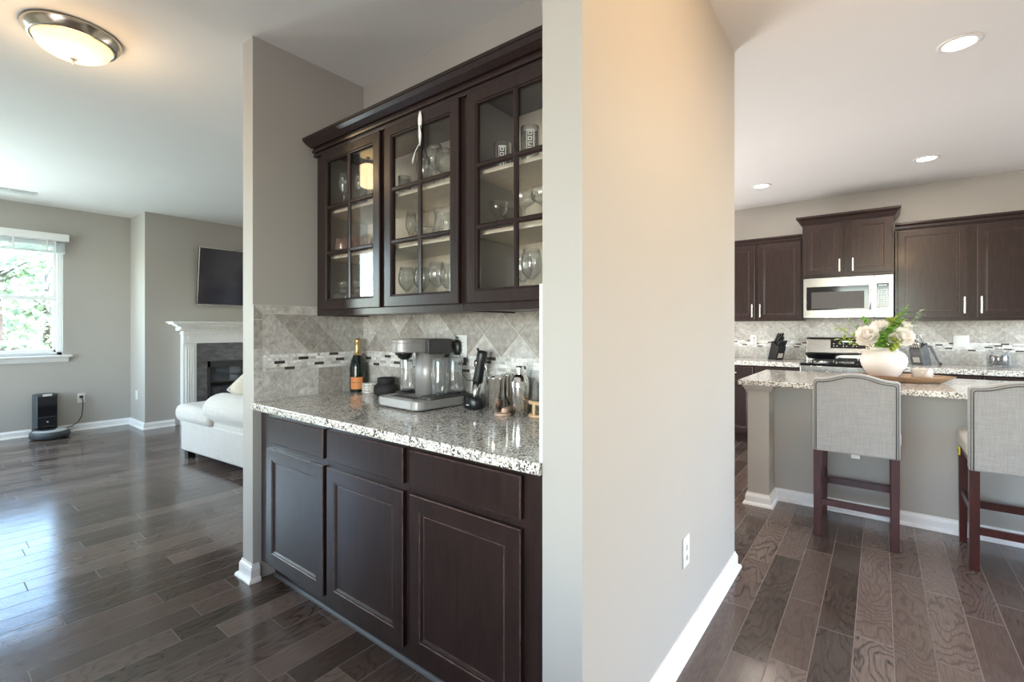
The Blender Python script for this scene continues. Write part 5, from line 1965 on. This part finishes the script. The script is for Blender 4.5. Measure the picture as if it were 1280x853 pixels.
# glass jar of dark sweets
t = thing('storage_jar', 'clear glass lidded jar of dark sweets on the right kitchen counter', 'jar', (0.865, 6.21, KT))
m = MB()
m.lathe([(0.0, 0.0), (0.072, 0.0), (0.080, 0.008), (0.080, 0.125), (0.066, 0.140), (0.066, 0.148), (0.063, 0.148), (0.063, 0.139), (0.077, 0.123), (0.077, 0.010), (0.0, 0.006)], seg=32)
m.build('body', M_glassware, t, world=False)
m = MB()
m.lathe([(0.0, 0.149), (0.068, 0.149), (0.070, 0.153), (0.060, 0.160), (0.020, 0.166), (0.010, 0.170), (0.018, 0.180), (0.016, 0.192), (0.0, 0.197)], seg=32)
m.build('lid', M_glassware, t, world=False)
m = MB()
rj = random.Random(8)
for k in range(150):
    a, rr, z = rj.uniform(0, 2 * PI), 0.066 * math.sqrt(rj.random()), 0.016 + rj.random() * 0.088
    m.lathe([(0.0, -0.009), (0.009, -0.004), (0.010, 0.002), (0.006, 0.008), (0.0, 0.009)], (rr * math.cos(a), rr * math.sin(a), z), 7)
o = m.build('sweets', M_bean, t, world=False)
o['kind'] = 'stuff'

# island
IX0, IX1, IY0, IY1 = -0.815, 1.95, 3.728, 4.800
t = thing('kitchen_island', 'greige panelled kitchen island with corner column and white base moulding', 'island', (0.5, 4.3, 0))
m = MB()
m.box(-0.735, IX1 - 0.03, 4.000, 4.740, 0.0, 0.864)
m.build('cabinet_body', M_wall, t)
m = MB()
m.box(-0.760, -0.622, 3.775, 4.001, 0.0, 0.864)
m.build('column', M_wall, t)
m = MB()
CAP = [(0.0, 0.812), (0.008, 0.812), (0.010, 0.824), (0.018, 0.832), (0.022, 0.846), (0.030, 0.852), (0.030, 0.8645), (0.0, 0.8645)]
m.sweep([(-0.760, 4.001), (-0.760, 3.775), (-0.622, 3.775), (-0.622, 4.0005)], CAP)
m.build('column_capital', M_wall, t)
m = MB()
m.sweep([(-0.735, 4.735), (-0.760, 4.735), (-0.760, 3.775), (-0.622, 3.775), (-0.622, 4.000), (IX1 - 0.03, 4.000)], BASE)
m.build('base_moulding', M_white, t)
m = MB(); m.box(IX0, IX1, IY0, IY1, 0.865, 0.900, bev=0.004)
tag(m.build('countertop', M_granite), 'speckled granite island top under the vase and tray', 'countertop')


# bar stools
def bar_stool(label, x, y):
    t = thing('bar_stool', label, 'stool', (x, y, 0), 0, 'upholstered counter stools')
    W2 = 0.2095
    th_ = [(0.0, 1.003), (0.03, 1.002), (0.06, 0.997), (0.09, 0.988), (0.12, 0.978), (0.145, 0.972), (0.17, 0.969), (0.195, 0.968), (0.205, 0.965), (W2, 0.956)]
    top = [(-a, b) for a, b in th_[::-1]] + th_[1:]
    m = MB()
    pl = [(-W2, 0.525)] + top + [(W2, 0.525)]
    m.prism([(a, b) for a, b in pl], -0.032, 0.030, 'Y')
    back = m.build('backrest', M_linen, t, world=False, bevel=0.010)
    m = MB()
    ins = [(a * 0.915, b - 0.022) for a, b in top]
    path = [(-W2 * 0.915, -0.0335, 0.530)] + [(a, -0.0335, b) for a, b in ins] + [(W2 * 0.915, -0.0335, 0.530)]
    m.tube(path, 0.0028, 6)
    ins2 = [(a * 0.965, b - 0.011) for a, b in top]
    path = [(-W2 * 0.965, -0.0325, 0.530)] + [(a, -0.0325, b) for a, b in ins2] + [(W2 * 0.965, -0.0325, 0.530)]
    m.tube(path, 0.0016, 6)
    m.build('welt_seam', M_stitch, back, world=False)
    m = MB()
    m.box(-0.215, 0.215, 0.018, 0.455, 0.575, 0.680, bev=0.032, seg=4)
    m.build('seat', M_linen_l, t, world=False)
    m = MB()
    m.box(-0.195, 0.195, 0.03, 0.44, 0.540, 0.580)
    m.build('seat_rail', M_cherry, t, world=False)
    for sx in (-1, 1):
        m = MB()
        c = sx * 0.186
        m.prism([(c - 0.020, -0.022), (c + 0.020, -0.022), (c + 0.020, 0.020), (c - 0.020, 0.020)], 0.0, 0.530)
        m.build('leg', M_cherry, t, world=False, bevel=0.003)
        m = MB()
        c = sx * 0.186
        A = [m.bm.verts.new((c + a * 0.017, 0.425 + b * 0.017, 0.0)) for a, b in ((-1, -1), (1, -1), (1, 1), (-1, 1))]
        B = [m.bm.verts.new((c + a * 0.021, 0.425 + b * 0.021, 0.560)) for a, b in ((-1, -1), (1, -1), (1, 1), (-1, 1))]
        for i in range(4):
            m.face([A[i], A[(i + 1) % 4], B[(i + 1) % 4], B[i]])
        m.face(A[::-1]); m.face(B)
        m.build('leg', M_cherry, t, world=False, bevel=0.003)
        m = MB(); m.box(c - 0.009, c + 0.009, 0.018, 0.410, 0.275, 0.315)
        m.build('stretcher', M_cherry, t, world=False, bevel=0.002)
        m = MB(); m.box(c - sx * 0.008 - 0.003, c - sx * 0.008 + 0.003, 0.018, 0.410, 0.315, 0.318)
        m.build('stretcher_plate', M_steel, t, world=False)
    m = MB(); m.box(-0.168, 0.168, -0.010, 0.012, 0.190, 0.228)
    m.build('stretcher', M_cherry, t, world=False, bevel=0.002)
    m = MB(); m.box(-0.168, 0.168, 0.410, 0.438, 0.215, 0.258)
    m.build('stretcher', M_cherry, t, world=False, bevel=0.002)
    return t


st1 = bar_stool('grey linen counter stool with cherry legs in front of the flower vase', -0.118, 3.472)
st2 = dup(st1, (0.578, 3.465, 0), None, 'grey linen counter stool with a yellow tag hanging below its seat')
m = MB(); m.box(-0.018, 0.024, -0.006, -0.003, 0.500, 0.526)
o = m.build('care_tag', M_plastic, st1, world=False)
m = MB(); m.box(-0.2215, -0.2150, 0.255, 0.295, 0.545, 0.587)
o = m.build('price_tag', M_yellow, st2, world=False)
o['label'] = 'yellow tag'
m = MB(); m.box(-0.2222, -0.2210, 0.265, 0.285, 0.556, 0.576)
m.build('tag_print', M_stitch, o, world=False)

# tray, vase, flowers, candle
IT = 0.9005
VX, VY = 0.020, 4.285
t = thing('wooden_tray', 'long shallow carved wooden tray on the granite island', 'tray', (0.130, 4.290, IT), math.radians(14))
m = MB()
m.lathe([(0.0, 0.0), (0.105, 0.0), (0.118, 0.006), (0.150, 0.040), (0.153, 0.044), (0.149, 0.045), (0.140, 0.040), (0.108, 0.012), (0.0, 0.010)], seg=56, sx=1.85, sy=1.05)
m.build('bowl', M_tray, t, world=False)
t = thing('flower_vase', 'round white ceramic vase with short neck holding peonies', 'vase', (VX, VY, IT + 0.011))
m = MB()
m.lathe([(0.0, 0.0), (0.055, 0.0), (0.066, 0.004), (0.100, 0.045), (0.128, 0.095), (0.136, 0.128), (0.132, 0.158), (0.116, 0.186), (0.092, 0.205), (0.084, 0.211), (0.083, 0.218), (0.087, 0.224), (0.083, 0.226), (0.077, 0.221), (0.076, 0.211), (0.088, 0.200), (0.120, 0.160), (0.124, 0.128), (0.090, 0.05), (0.0, 0.012)], seg=48)
m.build('body', M_vase, t, world=False)
VT = IT + 0.011 + 0.222


def petal(m, c, d, size, curl, rnd):
    """Cupped petal: a 4x4 patch rooted at c and reaching along d."""
    d = d.normalized()
    s = d.cross(Vector((0, 0, 1)))
    if s.length < 1e-3:
        s = Vector((1, 0, 0))
    s.normalize()
    nrm = s.cross(d).normalized()
    G_ = 4
    V = []
    for i in range(G_ + 1):
        u = i / G_
        wd = size * 0.62 * math.sin(PI * (0.12 + 0.80 * u)) ** 0.8
        for j in range(G_ + 1):
            v = -1 + 2 * j / G_
            lift = curl * size * (u ** 2) + 0.22 * size * v * v * u
            ruff = 0.05 * size * math.sin(5 * v + 7 * u + rnd.random()) * u
            V.append(m.bm.verts.new(c + d * size * u + s * wd * v + nrm * (lift + ruff)))
    for i in range(G_):
        for j in range(G_):
            a = i * (G_ + 1) + j
            m.face([V[a], V[a + 1], V[a + G_ + 2], V[a + G_ + 1]], True)


def peony(x, y, z, R, facing, label, seed):
    rnd = random.Random(seed)
    t = thing('peony', label, 'flower', (x, y, z), 0, 'white peonies in the vase')
    f = Vector(facing).normalized()
    q = f.to_track_quat('Z', 'Y').to_matrix().to_4x4()
    m = MB()
    for ring, (cnt, el, sz, cu) in enumerate(((9, -12, 1.0, 0.34), (9, 14, 0.96, 0.45), (8, 38, 0.86, 0.50), (7, 60, 0.72, 0.5), (5, 78, 0.58, 0.4))):
        for k in range(cnt):
            a = 2 * PI * (k + 0.5 * ring) / cnt + rnd.uniform(-0.2, 0.2)
            e = math.radians(el + rnd.uniform(-8, 8))
            d = Vector((math.cos(a) * math.cos(e), math.sin(a) * math.cos(e), math.sin(e)))
            petal(m, Vector((0, 0, 0)) + d * R * 0.06, d, R * sz * rnd.uniform(0.92, 1.08), cu, rnd)
    m.xform(q)
    m.build('bloom', M_petal, t, world=False, recalc=False)
    m = MB()
    end = Vector((VX - x, VY - y, VT - z - 0.12)) * 0.9
    b0 = -f * R * 0.15
    m.tube([b0, (b0 + Vector(((VX - x) * 0.75, (VY - y) * 0.75, VT - z + 0.01))) * 0.5 + Vector((0, 0, 0.01)), Vector(((VX - x) * 0.75, (VY - y) * 0.75, VT - z + 0.01)), end], 0.0035, 6)
    m.build('stem', M_stem, t, world=False)


peony(VX - 0.082, VY - 0.075, VT + 0.082, 0.070, (-0.45, -0.8, 0.35), 'largest white peony, drooping over the left of the vase rim', 1)
peony(VX - 0.022, VY + 0.010, VT + 0.128, 0.062, (-0.1, -0.6, 0.8), 'white peony at the middle top of the bouquet', 2)
peony(VX + 0.100, VY - 0.055, VT + 0.075, 0.062, (0.45, -0.8, 0.4), 'white peony drooping over the right of the vase rim', 3)
peony(VX + 0.118, VY + 0.020, VT + 0.145, 0.038, (0.5, -0.5, 0.7), 'small white bloom high at the right of the bouquet', 4)
peony(VX + 0.055, VY - 0.085, VT + 0.070, 0.036, (0.0, -1, 0.3), 'small half-open bud between the two front peonies', 5)


def leaf(m, c, d, L, Wd, up, rnd):
    d = d.normalized()
    s = d.cross(up)
    if s.length < 1e-3:
        s = d.orthogonal()
    s.normalize()
    n_ = s.cross(d).normalized()
    pts = [(0, 0, 0), (0.3, 0.8, 0.02), (0.6, 0.85, 0.0), (0.85, 0.5, -0.06), (1, 0, -0.14)]
    mid = [m.bm.verts.new(c + d * L * u + n_ * L * h * 1.0) for u, w, h in pts]
    for sg in (1, -1):
        e = [m.bm.verts.new(c + d * L * u + s * Wd * w * sg + n_ * (L * h + 0.15 * Wd * w)) for u, w, h in pts]
        for i in range(4):
            m.face([mid[i], mid[i + 1], e[i + 1], e[i]], True)


def sprig(label, dx, dy, h, lean, n, L, Wd, mat, seed, group='leafy sprigs in the vase'):
    rnd = random.Random(seed)
    t = thing('leaf_sprig', label, 'sprig', (VX, VY, VT - 0.10), 0, group)
    a = Vector((0.2 * dx, 0.2 * dy, 0.0))
    b = Vector((0.35 * dx, 0.35 * dy, 0.11))
    c = Vector((dx * 0.75, dy * 0.75, 0.10 + h * 0.65))
    d = Vector((dx, dy, 0.10 + h))
    P_ = []
    for i in range(13):
        u = i / 12
        if u < 0.35:
            P_.append(a.lerp(b, u / 0.35))
        else:
            v = (u - 0.35) / 0.65
            P_.append((b * (1 - v) ** 2 + c * 2 * v * (1 - v) * 1.0 + d * v * v) if True else c)
    m = MB(); m.tube(P_, [0.0026 - 0.0012 * i / 12 for i in range(13)], 6)
    m.build('stem', M_stem, t, world=False)
    m = MB()
    for k in range(n):
        u = 0.42 + 0.58 * (k + 1) / n
        i = min(11, int(u * 12))
        p = P_[i].lerp(P_[i + 1], u * 12 - i)
        tg = (P_[i + 1] - P_[i]).normalized()
        ang_ = rnd.uniform(0, 2 * PI) if k < n - 1 else 0
        side = tg.orthogonal().normalized()
        side = Matrix.Rotation(ang_, 3, tg) @ side
        dd = tg * (0.45 if k < n - 1 else 2) + side
        leaf(m, p, dd, L * rnd.uniform(0.75, 1.1), Wd * rnd.uniform(0.8, 1.1), Vector((rnd.uniform(-.4, .4), rnd.uniform(-.4, .4), 1)), rnd)
    m.build('leaves', mat, t, world=False, recalc=False)


SPR = [
    ('pale wispy sprig reaching farthest left, in front of the range back panel', -0.27, -0.02, 0.150, 12, 0.034, 0.012, M_leaf_y),
    ('bright green leaf sprig low on the far left of the bouquet', -0.245, -0.10, 0.060, 10, 0.052, 0.014, M_leaf_y),
    ('faint grey-green sprig rising at the upper left of the bouquet', -0.20, 0.05, 0.200, 12, 0.036, 0.012, M_leaf_p),
    ('upright green sprig left of the top peony', -0.115, 0.03, 0.190, 20, 0.050, 0.017, M_leaf),
    ('tall green sprig right of the top peony', 0.060, 0.03, 0.195, 24, 0.060, 0.022, M_leaf_y),
    ('tallest sprig reaching up in front of the upper cabinet', 0.115, 0.02, 0.275, 22, 0.052, 0.020, M_leaf),
    ('sprig arching out at the upper right of the bouquet', 0.195, 0.02, 0.250, 18, 0.052, 0.019, M_leaf_p),
    ('leafy sprig filling the centre front above the vase rim', 0.010, -0.105, 0.080, 34, 0.062, 0.023, M_leaf),
    ('leafy sprig at the right front under the drooping peony', 0.070, -0.110, 0.045, 30, 0.058, 0.021, M_leaf_y),
    ('dense green sprig behind the right peony', 0.095, 0.03, 0.170, 32, 0.058, 0.022, M_leaf_y),
    ('dense dark green sprig in the middle of the bouquet', 0.030, -0.02, 0.130, 34, 0.060, 0.023, M_leaf),
    ('low green sprig under the left peony', -0.025, -0.105, 0.055, 26, 0.056, 0.020, M_leaf),
    ('leafy sprig between the top peony and the right peony', 0.050, -0.060, 0.120, 30, 0.056, 0.021, M_leaf),
]
for i, (lb, dx, dy, h, n, L, Wd, mt) in enumerate(SPR):
    sprig(lb, dx, dy, h, 0, n, L, Wd, mt, 40 + i)

t = thing('candle', 'white three-wick candle in a clear glass holder on the wooden tray', 'candle', (0.232, 4.325, IT + 0.0135))
m = MB()
m.lathe([(0.0, 0.0), (0.056, 0.0), (0.060, 0.004), (0.060, 0.085), (0.0585, 0.087), (0.057, 0.085), (0.057, 0.006), (0.0, 0.005)], seg=40)
m.build('glass_holder', M_clear, t, world=False)
m = MB()
m.lathe([(0.0, 0.006), (0.0565, 0.006), (0.0568, 0.078), (0.050, 0.076), (0.0, 0.076)], seg=40)
m.build('wax', M_wax, t, world=False)
m = MB()
for a in (0.3, 2.4, 4.5):
    m.tube([(0.025 * math.cos(a), 0.025 * math.sin(a), 0.070), (0.025 * math.cos(a), 0.025 * math.sin(a), 0.082)], 0.0012, 5)
m.build('wicks', M_black, t, world=False)
